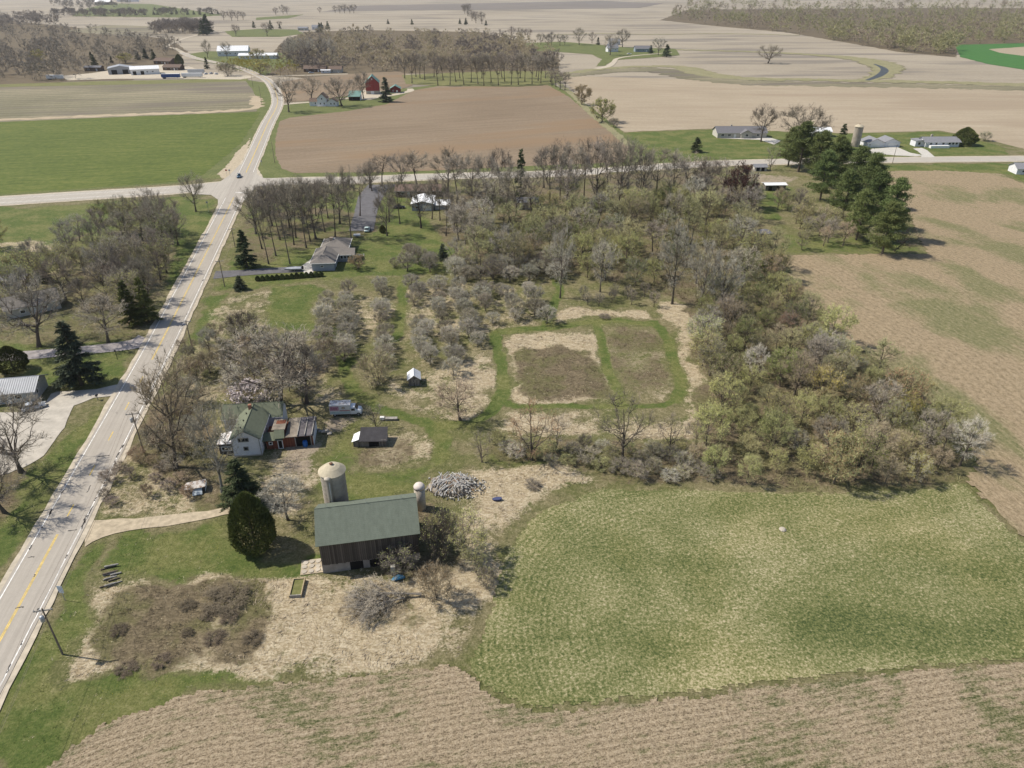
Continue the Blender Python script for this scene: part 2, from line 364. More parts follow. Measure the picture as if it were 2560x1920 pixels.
def clod_sheet(name, pts, z, m, sp, amp, box, rowdir=None, period=1.5, rowamp=0.0):
    """a field whose clods or stubble are real relief"""
    P = GP(pts); xs = np.arange(box[0], box[1], sp); ys = np.arange(box[2], box[3], sp); A, B = np.meshgrid(xs, ys); r = np.random.default_rng(len(name))
    A = A + r.uniform(-.3, .3, A.shape) * sp; B = B + r.uniform(-.3, .3, B.shape) * sp
    k = inside(A + (vnoise(A, B, 5, 71) - .5) * .8 + r.normal(size=A.shape) * .22, B + (vnoise(A, B, 5, 72) - .5) * .8 + r.normal(size=A.shape) * .22, P)
    Z = z + amp * r.random(A.shape) + amp * .8 * vnoise(A + 3.7 * B, B - 1.3 * A, 2.3, 75) * r.random(A.shape)
    if rowdir is not None: Z = Z + rowamp * (1 + np.sin((A * -rowdir.y + B * rowdir.x) * 6.2832 / period + vnoise(A, B, 12, 76) * 6))
    Z *= 1; I = np.arange(A.size).reshape(A.shape); q = k[:-1, :-1] & k[:-1, 1:] & k[1:, 1:] & k[1:, :-1]
    F = np.stack([I[:-1, :-1][q], I[:-1, 1:][q], I[1:, 1:][q], I[1:, :-1][q]], 1); u, inv = np.unique(F, return_inverse=True)
    V = np.stack([A.ravel(), B.ravel(), Z.ravel()], 1)[u]
    return tag(link(bpy.data.objects.new(name, npmesh(name, V, [inv.reshape(F.shape)], m, amp < .03))), kind='structure')
# ---- field materials
AX = Vector((0.982, 0.187, 0)); AY = Vector((-0.187, 0.982, 0))      # the survey grid of the farm, square to the road
def dotp(t, d): return t.vmath('DOT_PRODUCT', t.pos, tuple(d), out=1)
def rows(t, q, period, sharp=(0.2, 0.8)):
    return t.mapr(t.math('SINE', t.math('MULTIPLY', q, 6.2832 / period)), -1, 1, 0, 1, False)
def hay_mat():
    t = NT('hay', 0.95); n1, n2, n3 = noisy(t)
    a, b, c = [G(*p).to_2d() for p in ((1440, 1240), (1262, 1380), (1195, 1600))]
    # circle through three points of the headland
    ax, ay, bx, by, cx, cy = *a, *b, *c; d = 2 * (ax * (by - cy) + bx * (cy - ay) + cx * (ay - by))
    ux = ((ax * ax + ay * ay) * (by - cy) + (bx * bx + by * by) * (cy - ay) + (cx * cx + cy * cy) * (ay - by)) / d
    uy = ((ax * ax + ay * ay) * (cx - bx) + (bx * bx + by * by) * (ax - cx) + (cx * cx + cy * cy) * (bx - ax)) / d
    rr = math.hypot(ax - ux, ay - uy)
    dist = t.vmath('LENGTH', t.vmath('SUBTRACT', t.pos, (ux, uy, 0)), out=1)
    dd = t.math('ADD', dist, t.math('MULTIPLY', n1, 0.5))
    rw = rows(t, dd, 0.95)
    near = t.math('MULTIPLY', t.mapr(dist, rr - 24, rr - 8), t.mapr(dotp(t, AX), ux + 4, ux + 14, 1, 0))
    q2 = t.math('ADD', dotp(t, AY), t.math('MULTIPLY', n1, 0.8)); rw2 = rows(t, q2, 1.1)
    n4 = t.noise(1.8, 6, .8)
    s1 = t.math('ADD', t.math('MULTIPLY', n4, 0.5), t.math('MULTIPLY', n2, 0.5)); s1 = t.math('ADD', t.math('MULTIPLY', t.math('SUBTRACT', s1, .5), 1.5), .5)
    sA = t.math('ADD', s1, t.math('MULTIPLY', t.math('SUBTRACT', rw, 0.5), t.math('MULTIPLY', near, 0.045)))
    sA = t.math('ADD', sA, t.math('MULTIPLY', t.math('SUBTRACT', rw2, 0.5), 0.006))
    v5 = t.comb(t.math('MULTIPLY', dotp(t, AX), .55), dotp(t, AY), 0.); big = t.noise(0.06, 4, 0.6, v5, 0.8); big2 = t.noise(0.09, 3, 0.6)
    sA = t.math('ADD', sA, t.math('MULTIPLY', t.math('SUBTRACT', big, 0.5), 0.42))
    sA = t.math('ADD', sA, t.math('MULTIPLY', t.math('SUBTRACT', big2, 0.5), 0.14))
    c1 = t.ramp(sA, [(0.28, (.032, .05, .016)), (0.39, (.08, .098, .03)), (0.49, (.15, .154, .06)), (0.58, (.255, .235, .12)), (0.69, (.43, .37, .24))])
    yel = t.mapr(t.noise(0.05, 3, 0.5, None, 0.5), .45, .65, 0, 0.12)
    c2 = t.vmath('MULTIPLY', c1, (1.3, 1.14, .8)); c1 = t.mix(yel, c1, c2)
    flo = t.math('MULTIPLY', t.mapr(t.noise(5.5, 2, 0.5), .72, .76), t.mapr(t.noise(0.06, 3, .6), .55, .66))
    c1 = t.mix(flo, c1, (.55, .42, .03))
    t.bump(sA, 0.3, 0.15); return t.out(c1)
def till_mat():
    t = NT('tilled', 0.95); n1, n2, n3 = noisy(t)
    x = dotp(t, AX); bend = t.math('POWER', t.math('MAXIMUM', t.math('SUBTRACT', -22.0, x), 0.0), 2.0)
    q = t.math('ADD', t.math('ADD', dotp(t, AY), t.math('MULTIPLY', bend, .008)), t.math('MULTIPLY', t.noise(0.05, 3, 0.5), 1.5)); v = t.comb(t.math('MULTIPLY', x, 0.7), t.math('MULTIPLY', q, 1.9), 0.0)
    sp = t.noise(2.3, 5, 0.7, v); fine = t.noise(5.0, 5, 0.8)
    s = t.math('ADD', t.math('MULTIPLY', sp, 0.45), t.math('MULTIPLY', fine, 0.55))
    rw = rows(t, q, .95); s = t.math('ADD', s, t.math('MULTIPLY', t.math('SUBTRACT', rw, .5), 0.04))
    big = t.noise(0.045, 4, 0.6, None, 0.7)
    c = t.ramp(s, [(0.38, (.075, .06, .035)), (0.455, (.235, .18, .115)), (0.53, (.38, .30, .20)), (0.64, (.50, .415, .30))])
    g = t.ramp(s, [(0.38, (.03, .045, .014)), (0.48, (.105, .115, .042)), (0.58, (.30, .25, .155))])
    edge = t.noise(0.5, 5, 0.7, v)
    w = t.mapr(t.math('ADD', t.math('MULTIPLY', big, 0.9), t.math('MULTIPLY', edge, 0.75)), 0.80, 0.98, 0, 0.9)
    c = t.mix(w, c, g); t.bump(s, 0.9, 0.3); return t.out(c)
def stub_mat():
    t = NT('stubble_green', 0.95); n1, n2, n3 = noisy(t)
    wob = t.math('MULTIPLY', t.noise(0.008, 2, 0.5), 45.0)
    q = t.math('ADD', dotp(t, AX), wob); v = t.comb(t.math('MULTIPLY', q, 1.3), t.math('MULTIPLY', dotp(t, AY), 0.6), 0.0)
    sp = t.noise(1.1, 5, 0.7, v); fine = t.noise(3.5, 4, 0.75)
    s = t.math('ADD', t.math('MULTIPLY', sp, 0.5), t.math('MULTIPLY', fine, 0.5))
    s = t.math('ADD', s, t.math('MULTIPLY', t.math('SUBTRACT', rows(t, q, 1.8), .5), 0.03))
    c = t.ramp(s, [(0.34, (.11, .092, .05)), (0.45, (.235, .18, .11)), (0.56, (.335, .26, .165)), (0.68, (.43, .345, .235))])
    g = t.ramp(s, [(0.34, (.065, .08, .028)), (0.5, (.155, .155, .068)), (0.64, (.29, .24, .145))])
    v3 = t.comb(t.math('MULTIPLY', q, 0.05), t.math('MULTIPLY', dotp(t, AY), 0.022), 0.0)
    w = t.mapr(t.noise(1.0, 4, 0.62, v3), .46, .62, 0, 0.85)
    c = t.mix(w, c, g); t.bump(s, 0.8, 0.25); return t.out(c)
def wheat_mat():
    t = NT('young_wheat', 0.9); n2 = t.noise(0.35, 5, 0.7); v = t.comb(t.math('MULTIPLY', dotp(t, AX), 0.12), dotp(t, AY), 0.0)
    st = t.noise(0.35, 4, 0.65, v); big = t.noise(0.02, 3, 0.5)
    s = t.math('ADD', t.math('MULTIPLY', n2, .5), t.math('MULTIPLY', st, .5))
    s = t.math('ADD', s, t.math('MULTIPLY', t.math('SUBTRACT', big, .5), .15))
    t.bump(n2, .4, .2)
    return t.out(t.ramp(s, [(0.36, (.056, .082, .014)), (0.5, (.096, .122, .022)), (0.64, (.15, .16, .04))]))
def field_mat(name, cols, period=3.0, dirx=AX, contrast=0.06, big=0.012, bigw=0.25, stretch=0.12, dark=None, fs=0.6):
    t = NT(name, 0.95); other = Vector((-dirx.y, dirx.x, 0))
    q = dotp(t, other); v = t.comb(t.math('MULTIPLY', dotp(t, dirx), stretch), q, 0.0)
    st = t.noise(0.25, 5, 0.65, v); fine = t.noise(fs, 5, 0.75)
    s = t.math('ADD', t.math('MULTIPLY', st, .5), t.math('MULTIPLY', fine, .5))
    s = t.math('ADD', s, t.math('MULTIPLY', t.math('SUBTRACT', rows(t, q, period), .5), contrast))
    bg = t.noise(big, 4, 0.55, None, 0.6)
    s = t.math('ADD', s, t.math('MULTIPLY', t.math('SUBTRACT', bg, .5), bigw))
    c = t.ramp(s, [(0.30 + 0.4 * i / (len(cols) - 1), k) for i, k in enumerate(cols)])
    if dark:
        v4 = t.comb(t.math('MULTIPLY', dotp(t, dirx), 0.004), t.math('MULTIPLY', q, 0.02), 3.0)
        c = t.mix(t.mapr(t.noise(1.0, 3, 0.55, v4), .5, .62, 0, .8), c, dark)
    t.bump(s, .5, .3); return t.out(c)
def grass_mat(name, a=(.06, .085, .022), b=(.112, .138, .04), c=(.20, .20, .08), d=None):
    t = NT(name, 0.95); n1, n2, n3 = noisy(t); s = t.math('ADD', t.math('MULTIPLY', n1, .5), t.math('MULTIPLY', n2, .3))
    s = t.math('ADD', s, t.math('MULTIPLY', n3, .25))
    t.bump(n1, .4, .2); return t.out(t.ramp(s, [(.36, a), (.52, b), (.68, c)]))
M_far = field_mat('far_stubble', [(.25, .21, .155), (.335, .285, .215), (.41, .355, .275)], 9.0, Vector((1, .05, 0)), .05, .0022, .5, .05, (.19, .165, .135), .3)
M_right = field_mat('corn_stubble', [(.26, .21, .145), (.345, .28, .198), (.425, .355, .262)], 4.0, Vector((1, -.06, 0)), .05, .006, .25, .10, (.30, .235, .165), .5)
M_plow = field_mat('ploughed_soil', [(.165, .122, .08), (.22, .165, .11), (.285, .22, .152)], 3.2, Vector((.93, .36, 0)), .10, .010, .35, .06, (.235, .16, .095), .5)
M_stripe = field_mat('fallow', [(.13, .12, .07), (.20, .178, .112), (.33, .28, .19)], 11.0, AX, .10, .010, .5, .03, (.15, .125, .10), .4)
M_grass = grass_mat('verge_grass', (.062, .08, .024), (.118, .135, .044), (.22, .21, .09)); M_olive = grass_mat('grove_floor', (.09, .10, .03), (.16, .16, .06), (.26, .23, .11))
M_green2 = grass_mat('green_crop', (.035, .11, .025), (.055, .15, .035), (.09, .18, .05))
M_bank = grass_mat('ditch_bank', (.13, .14, .06), (.24, .22, .12), (.36, .31, .19)); M_litter = grass_mat('wood_floor', (.07, .058, .036), (.13, .10, .062), (.20, .16, .10))
M_gravel = mat('gravel', (.46, .40, .31), .22, .7, .95, .4); M_drive = mat('drive_stone', (.44, .40, .34), .18, .5, .95, .3)
M_dirtroad = mat('dirt_track', (.42, .35, .25), .25, .9, .95, .4)
def road_mat(name, col, streak=0.2):
    t = NT(name, 0.9); vec = t.pos; n1 = t.noise(0.25, 5, .65); n2 = t.noise(2.5, 4, .7); v = t.comb(t.math('MULTIPLY', dotp(t, Vector((.98, .2, 0))), 1.6), t.math('MULTIPLY', dotp(t, AY), .03), 0.)
    n3 = t.noise(1.0, 4, .6, v); f = t.math('ADD', t.math('ADD', t.math('MULTIPLY', n1, .22), t.math('MULTIPLY', n2, .25)), t.math('MULTIPLY', n3, streak * 3))
    f = t.mapr(f, .2, .65, .74, 1.18, False); c = t.vmath('MULTIPLY', (*col,), t.comb(f, f, f))
    crk = t.mapr(t.noise(.45, 7, .75, None, 1.5), .60, .625, 0, .30); crk = t.math('MULTIPLY', crk, t.mapr(t.noise(.05, 2, .5), .5, .6))
    return t.out(t.mix(crk, c, (.09, .085, .08)))
M_road = road_mat('old_asphalt', (.345, .31, .265)); M_road2 = road_mat('county_road', (.375, .34, .29))
M_asph = mat('dark_asphalt', (.13, .125, .13), .2, .5, .9, .1); M_conc = mat('concrete', (.50, .47, .42), .12, .6, .9)
M_wl = mat('white_line_paint', (.72, .70, .66), .35, 1.2, .7); M_yl = mat('yellow_line_paint', (.66, .46, .08), .3, 1.2, .7)
M_water = mat('ditch_water', (.06, .06, .055), .1, .1, .45, 0, 0, False, .25)

# ---- the sheets
g0 = bpy.data.meshes.new('ground'); g0.from_pydata([(-9000, -600, -.16), (9000, -600, -.16), (9000, 12000, -.16), (-9000, 12000, -.16)], [], [(0, 1, 2, 3)])
g0.materials.append(M_far); tag(link(bpy.data.objects.new('ground', g0)), kind='structure')
V = np.stack([XX.ravel(), YY.ravel(), ZZ.ravel()], 1); I = np.arange(nx_ * ny_).reshape(ny_, nx_)
Fq = np.stack([I[:-1, :-1].ravel(), I[:-1, 1:].ravel(), I[1:, 1:].ravel(), I[1:, :-1].ravel()], 1)
gm = npmesh('rough_ground', V, [Fq], ground_cover(), True)
at = gm.attributes.new('cover', 'FLOAT_COLOR', 'POINT')
at.data.foreach_set('color', np.stack([mL.ravel(), mD.ravel(), mB.ravel(), mE.ravel()], 1).astype(np.float32).ravel())
tag(link(bpy.data.objects.new('rough_ground', gm)), kind='structure')

clod_sheet('hay_field', HAY, .05, hay_mat(), .45, .02, (-20, 260, 50, 125))
clod_sheet('tilled_field', TILL, .04, till_mat(), .33, .10, (-90, 150, 26, 82))
clod_sheet('stubble_field', STUB, .04, stub_mat(), .9, .16, (60, 340, 60, 400))
sheet('corn_stubble_field', RIGHTF, .04, M_right, 0.6, 4)
sheet('verge', [(560, 446), (600, 400), (640, 330), (660, 280), (690, 262), (735, 258), (1036, 218), (1100, 212), (1380, 208), (1430, 236), (1500, 285), (1575, 345), (1600, 400), (1590, 415), (1356, 430), (1010, 444), (880, 446), (700, 450), (640, 452)], .03, M_grass, .4, 3)
sheet('verge', [(612, 199), (660, 206), (692, 240), (694, 262), (664, 300), (605, 420), (565, 446), (505, 446), (445, 458), (0, 490), (-900, 534), (-900, 345), (0, 303), (640, 276), (645, 250), (630, 225)], .02, M_grass, .4, 3)
sheet('wheat_field', WHEAT, .06, wheat_mat(), .6, 3)
sheet('fallow_field', STRIPE, .05, M_stripe, .5, 4)
strip('field_margin', [(-900, 344), (0, 300), (358, 286), (560, 278), (640, 268), (636, 240)], [9, 9, 9, 9, 9, 7], .08, field_mat('pale_margin', [(.32, .25, .17), (.40, .32, .22), (.47, .385, .275)], 5), jit=2.5)
sheet('ploughed_field', PLOW, .07, M_plow, .5, 3)
sheet('ploughed_field', [(705, 205), (770, 194), (860, 186), (1000, 178), (1020, 190), (1030, 214), (985, 228), (870, 240), (770, 252), (712, 256), (700, 235)], .06, M_plow, .5, 4)
sheet('grove_floor', [(1005, 188), (1100, 183), (1250, 178), (1395, 178), (1410, 200), (1375, 213), (1291, 217), (1096, 214), (1015, 210)], .09, M_olive, .6, 4)
sheet('wood_floor', [(640, 185), (760, 195), (1000, 184), (1395, 180), (1400, 150), (1330, 110), (1200, 80), (900, 75), (760, 80), (700, 110), (670, 150)], .01, M_litter, .6, 8)
sheet('wood_floor', [(-900, 260), (0, 212), (200, 203), (330, 200), (430, 160), (470, 130), (430, 100), (330, 85), (160, 65), (0, 50), (-900, 60)], .0, M_litter, .6, 8)
sheet('wood_floor', [(1650, 50), (1800, 66), (1960, 80), (2110, 105), (2250, 130), (2390, 143), (2400, 112), (2560, 108), (3000, 104), (3000, 30), (2560, 20), (2300, 20), (1720, 24)], .01, M_litter, .6, 10)
sheet('scrub_strip', [(-300, 230), (0, 211), (250, 203), (620, 196), (615, 203), (330, 211), (0, 218), (-300, 240)], .08, M_olive, .6, 4)
sheet('gravel_yard', [(150, 190), (230, 183), (300, 172), (420, 160), (470, 165), (520, 183), (612, 188), (640, 193), (600, 199), (420, 197), (300, 197), (170, 201)], .10, M_gravel, .5, 4)
sheet('lawn', [(470, 135), (520, 128), (700, 132), (760, 150), (700, 170), (660, 190), (600, 176), (540, 160), (490, 150)], .03, M_grass, .5, 5)
sheet('lawn', [(560, 78), (640, 72), (740, 74), (760, 84), (700, 92), (580, 92)], .02, M_grass, .5, 8)
sheet('lawn', [(270, 8), (380, 10), (560, 38), (470, 44), (180, 40), (190, 28)], .02, M_grass, .5, 10)
sheet('lawn', [(640, 44), (760, 36), (720, 46), (640, 50)], .02, M_grass, .5, 10)
sheet('lawn', [(1310, 108), (1400, 104), (1480, 110), (1560, 118), (1690, 122), (1700, 138), (1600, 146), (1535, 150), (1512, 164), (1490, 166), (1505, 148), (1480, 136), (1400, 130), (1320, 126)], .03, M_grass, .5, 6)
sheet('green_crop_field', [(2388, 112), (2560, 108), (3300, 104), (3300, 200), (2560, 174), (2470, 160), (2400, 142)], .03, M_green2, .5, 6)
sheet('stubble_patch', [(2470, 123), (2560, 117), (3200, 110), (3200, 150), (2560, 140), (2500, 132)], .06, M_right, .5, 6)
sheet('dark_field', [(1000, 26), (1300, 24), (1600, 20), (1660, 8), (1500, 2), (1200, 8), (900, 14), (800, 30)], .02, field_mat('dark_soil', [(.14, .12, .105), (.19, .165, .14), (.25, .21, .175)], 20, Vector((1, 0, 0)), .04, .004, .3), .5, 12)
sheet('dark_field', [(160, 78), (260, 62), (390, 66), (395, 88), (330, 92)], .02, M_stripe, .5, 12)
strip('ditch_bank', [(1400, 187), (1460, 178), (1530, 170), (1640, 166), (1700, 168), (1770, 186), (1860, 196), (2000, 199), (2160, 202), (2350, 206), (2560, 212), (3000, 222)], [8, 14, 16, 18, 24, 30, 24, 18, 20, 22, 24, 24], .10, M_bank, jit=3.5)
strip('dark_headland', [(1400, 193), (1530, 178), (1640, 175), (1740, 190), (1860, 206), (2000, 209), (2160, 212), (2350, 216), (2560, 221), (3000, 231)], [10, 24, 40, 50, 40, 34, 34, 32, 34, 34], .08, M_stripe, jit=5)
strip('ditch_bank', [(1690, 124), (1800, 127), (1900, 130), (2050, 138), (2150, 148), (2200, 160), (2218, 174), (2200, 190), (2160, 202)], [12, 16, 16, 24, 36, 40, 30, 22, 14], .09, M_bank, jit=4)
strip('ditch_bank', [(1340, 88), (1500, 84), (1640, 86), (1800, 84), (2000, 88)], 12, .05, M_bank, jit=3)
strip('stream', [(2185, 160), (2206, 169), (2211, 178), (2196, 190), (2168, 201)], [2, 6, 8, 7, 4], .14, M_water)
strip('track', [(1490, 172), (1520, 166), (1534, 156), (1545, 146), (1590, 139), (1680, 131)], [9, 8, 6, 5, 5, 4], .13, M_gravel)
strip('track', [(470, 140), (440, 122), (420, 114), (475, 92), (560, 78), (640, 72), (700, 66)], 6, .10, M_gravel)
strip('grass_strip', [(1395, 206), (1430, 236), (1480, 285), (1540, 335), (1575, 365)], [4, 5, 5, 5, 5], .10, M_bank, jit=.8)

# ---- roads
MAIN = [Vector((-66.0, 38.0, 0)), Vector((-71.33, 68.5, 0)), Vector((-74.34, 84.6, 0)), Vector((-86.4, 148.1, 0)), Vector((-95.0, 190.1, 0)), Vector((-107.0, 248.0, 0)), Vector((-119.7, 308.6, 0)), Vector((-124.0, 329.0, 0))] + \
       GP([(612, 439), (642, 372), (668, 312), (688, 275), (694, 252), (687, 226), (667, 200), (622, 178), (586, 166), (534, 155), (488, 145), (455, 132)])
def road_set(line, w, mroad, z, sh):
    strip('road_shoulder', line, w + sh, z - .05, M_gravel, px=False, jit=.25); return strip('road', line, w, z, mroad, px=False)[1]
CROSS = GP([(-700, 556), (-200, 515), (0, 503), (200, 490), (449, 474), (600, 459), (760, 452), (880, 451), (1010, 445), (1180, 439), (1335, 436), (1500, 428), (1700, 414), (1850, 407), (2165, 401), (2560, 397), (3200, 391)])
cw = [14, 14, 14, 14, 13, 12, 11, 11, 10.5, 10, 10, 10, 10, 10, 10.5, 11, 11]
strip('road_shoulder', CROSS, [a + 3.5 for a in cw], .08, M_gravel, px=False, jit=.3)
cq = strip('road', CROSS, cw, .13, M_road2, px=False)[1]
mq = road_set(MAIN, 7.7, M_road, .18, 1.8)
sheet('road_corner', [(480, 470), (540, 462), (572, 440), (600, 412), (640, 412), (643, 436), (660, 446), (720, 446), (720, 458), (640, 468), (612, 500), (596, 520), (552, 540), (545, 520), (545, 500), (528, 488), (480, 486)], .155, M_road2, .05, 2)
sheet('gravel_corner', [(545, 436), (572, 408), (592, 380), (606, 368), (628, 345), (616, 385), (597, 425), (575, 448), (556, 446)], .11, M_dirtroad, .9, 1.5)
sheet('gravel_corner', [(655, 345), (652, 370), (644, 420), (660, 447), (645, 450), (636, 420), (646, 360)], .12, M_gravel, .5, 1.5)
def offset(Q, o):
    out = []
    for i, p in enumerate(Q):
        d = Q[min(i + 1, len(Q) - 1)] - Q[max(i - 1, 0)]; d.z = 0; d.normalize(); out.append(p + Vector((-d.y, d.x, 0)) * o)
    return out
def marking(name, pts, w, z, m):
    V, Fc = [], []
    for i, p in enumerate(pts):
        d = pts[min(i + 1, len(pts) - 1)] - pts[max(i - 1, 0)]; d.z = 0; d.normalize(); n = Vector((-d.y, d.x, 0)) * (w / 2)
        V += [(*(p + n).to_2d(), z), (*(p - n).to_2d(), z)]
        if i: Fc.append((2 * i - 2, 2 * i - 1, 2 * i + 1, 2 * i))
    me = bpy.data.meshes.new(name); me.from_pydata(V, [], Fc); me.update(); me.materials.append(m)
    return tag(link(bpy.data.objects.new(name, me)), kind='structure')
south = [p for p in mq if p.y < 303]; north = [p for p in mq if p.y > 347]
for o in (3.3, -3.3):
    marking('edge_line', offset(south, o), .17, .186, M_wl); marking('edge_line', offset(north, o), .2, .186, M_wl)
a1 = [p for p in mq if p.y < 92]; a2 = [p for p in mq if 149 < p.y < 303]
for o in (.11, -.11): marking('centre_line', offset(a1, o), .12, .186, M_yl)
marking('centre_line', offset(a2, .10), .12, .186, M_yl); marking('centre_line', offset(a2, -.12), .10, .186, M_yl); marking('centre_line', north[:-6], .3, .186, M_yl)
for i in range(5):                                           # the broken part of the centre line
    y0 = 95.0 + i * 11.6; x = lambda y: -74.34 + (y - 84.6) * (-86.4 + 74.34) / (148.1 - 84.6)
    marking('centre_dash', [Vector((x(y0), y0, 0)), Vector((x(y0 + 3.2), y0 + 3.2, 0))], .16, .186, M_yl)
marking('stop_line', [Vector((*G(589, 482).to_2d(), 0)), Vector((*G(619, 483).to_2d(), 0))], .6, .186, M_wl)
cl = [p for p in cq if p.x < -150]; marking('edge_line', offset(cl, -3.4), .25, .136, M_wl); marking('edge_line', offset(cl, 3.4), .2, .136, M_wl)
cr = [p for p in cq if p.x > -60]; marking('edge_line', offset(cr, -3.4), .2, .136, M_wl)
pc = MB(); rc = random.Random(5)
for i in range(46):                                          # sealed cracks and broken edge along the right-hand line
    y0 = rc.uniform(60, 128) if i < 30 else rc.uniform(128, 300); x = np.interp(y0, [38, 68.5, 84.6, 148.1, 190.1, 248, 308.6], [-66, -71.33, -74.34, -86.4, -95, -107, -119.7]); o = rc.choice((3.1, 3.3, 3.45, 3.2, -3.2, rc.uniform(-2.5, 2.5)))
    L = rc.uniform(.5, 2.2); n = 5; d = AY if abs(o) > 3 else (AX if rc.random() < .7 else AY); side = Vector((-d.y, d.x, 0)); c = Vector((x, y0, .19)) + AX * o
    pts = [c + d * (L * (k / (n - 1) - .5)) + side * rc.uniform(-.09, .09) for k in range(n)]; W = [rc.uniform(.03, .16) for _ in range(n)]
    pc.add([q for p_, w in zip(pts, W) for q in (p_ + side * w, p_ - side * w)], [(2 * k, 2 * k + 1, 2 * k + 3, 2 * k + 2) for k in range(n - 1)])
tag(pc.build('pavement_cracks', mat('crack_seal', (.07, .066, .062), .2, 2)), kind='structure')
# ---- drives and tracks
strip('driveway', [(536, 688), (600, 683), (680, 677), (772, 672)], [7, 5.5, 5.2, 5.5], .09, M_asph)
sheet('apron', [(752, 667), (790, 640), (796, 640), (782, 684), (764, 688), (758, 680)], .11, M_conc, .1, 1)
sheet('asphalt_yard', [(872, 578), (934, 578), (945, 520), (968, 472), (1000, 462), (920, 462), (896, 490), (884, 540)], .09, M_asph, .3, 1.5)
strip('driveway', [(-300, 905), (0, 893), (120, 884), (240, 873), (330, 862), (372, 848)], [5, 5, 5, 5, 6, 9], .09, mat('worn_drive', (.31, .28, .27), .25, .5, .95, .3))
sheet('gravel_drive', [(312, 958), (290, 962), (240, 974), (142, 980), (128, 985), (112, 1010), (60, 1030), (-300, 1040), (-300, 1190), (0, 1190), (60, 1170), (110, 1140), (160, 1070), (185, 1015), (235, 995), (286, 990)], .09, M_drive, .35, 1.2)
strip('gravel_drive', [(212, 1335), (262, 1322), (330, 1312), (420, 1303), (520, 1287), (590, 1274)], [7, 4.6, 3.2, 2.8, 2.4, 2.0], .10, M_dirtroad, jit=.25)
strip('lane', [(694, 262), (760, 257), (840, 249), (900, 243), (960, 240), (1000, 234), (1026, 227), (1024, 222)], [6, 5, 6, 8, 9, 7, 6, 5], .12, M_gravel)
sheet('gravel_yard', [(905, 225), (955, 228), (965, 240), (925, 250), (900, 250)], .13, M_gravel, .3, 3)
strip('lane', [(640, 194), (700, 190), (780, 188), (870, 185)], [7, 6, 6, 5], .12, M_gravel)
sheet('concrete_drive', [(2166, 373), (2200, 371), (2240, 367), (2252, 372), (2275, 382), (2310, 389), (2290, 391), (2240, 389), (2185, 384), (2150, 382)], .11, M_conc, .1, 2)
sheet('concrete_drive', [(2282, 372), (2304, 370), (2318, 376), (2334, 390), (2340, 395), (2300, 397), (2305, 388), (2294, 378)], .12, M_conc, .1, 2)
sheet('concrete_drive', [(1790, 342), (1905, 339), (1952, 352), (1935, 362), (1900, 350), (1800, 346)], .11, M_conc, .2, 2)
# ================================================================== TREES
def crown_mat(name, col, var=0.3, rough=0.95):
    t = NT(name, rough); oi = t.n('ObjectInfo').outputs['Random']; n = t.noise(0.6, 3, .6, t.n('TexCoord').outputs['Object'])
    f = t.math('MULTIPLY', t.mapr(oi, 0, 1, 1 - var, 1 + var, False), t.mapr(n, .3, .7, .75, 1.25, False))
    hue = t.n('HueSaturation'); hue.inputs['Hue'].default_value = .5
    t.l(t.mapr(t.math('FRACT', t.math('MULTIPLY', oi, 7.31)), 0, 1, .485, .515, False), hue.inputs['Hue'])
    hue.inputs['Color'].default_value = (*col, 1)
    return t.out(t.vmath('MULTIPLY', hue.outputs[0], t.comb(f, f, f)))
M_bark = crown_mat('bark', (.115, .095, .075)); M_barkg = crown_mat('grey_bark', (.22, .20, .175))
M_twig = crown_mat('grey_twigs', (0.350, 0.305, 0.240)); M_twigd = crown_mat('dark_twigs', (0.240, 0.205, 0.160)); M_twigt = crown_mat('tan_twigs', (0.400, 0.325, 0.225))
M_twigp = crown_mat('purple_twigs', (0.310, 0.268, 0.222)); M_twigl = crown_mat('pale_twigs', (0.460, 0.420, 0.350)); M_red = crown_mat('red_leaf', (.12, .05, .045))
M_bud = crown_mat('opening_buds', (.42, .42, .155)); M_budy = crown_mat('yellow_buds', (.42, .36, .08)); M_budt = crown_mat('tan_buds', (.33, .25, .13)); M_green = crown_mat('young_leaves', (.17, .21, .05))
M_bramble = crown_mat('bramble_stems', (.15, .12, .085)); M_blos = crown_mat('blossom', (.70, .62, .60)); M_redbud = crown_mat('red_buds', (.30, .19, .115))
M_spruce = crown_mat('spruce_needles', (.08, .10, .045)); M_pine = crown_mat('pine_needles', (.14, .17, .06)); M_budo = crown_mat('olive_haze_twigs', (.40, .38, .20)); M_cedar = crown_mat('cedar_foliage', (.105, .115, .034)); M_bluesp = crown_mat('blue_spruce', (.095, .115, .07))
def nrmz(a): return a / np.maximum(np.linalg.norm(a, axis=-1, keepdims=True), 1e-6)
def rdir(n, r): return nrmz(r.normal(size=(n, 3)))
def blades(P, D, Lg, W, r, n2=None):
    """one tapering triangle per twig or leaf"""
    S = nrmz(np.cross(D, rdir(len(P), r))); W = np.asarray(W).reshape(-1, 1); Lg = np.asarray(Lg).reshape(-1, 1)
    V = np.stack([P - S * W / 2, P + S * W / 2, P + D * Lg], 1).reshape(-1, 3)
    return V
def tri_mesh(name, V, m):
    return npmesh(name, V, [np.arange(len(V)).reshape(-1, 3)], m)
def bez(a, b, c, n):
    t = np.linspace(0, 1, n)[:, None]; return a * (1 - t) ** 2 + 2 * b * t * (1 - t) + c * t * t
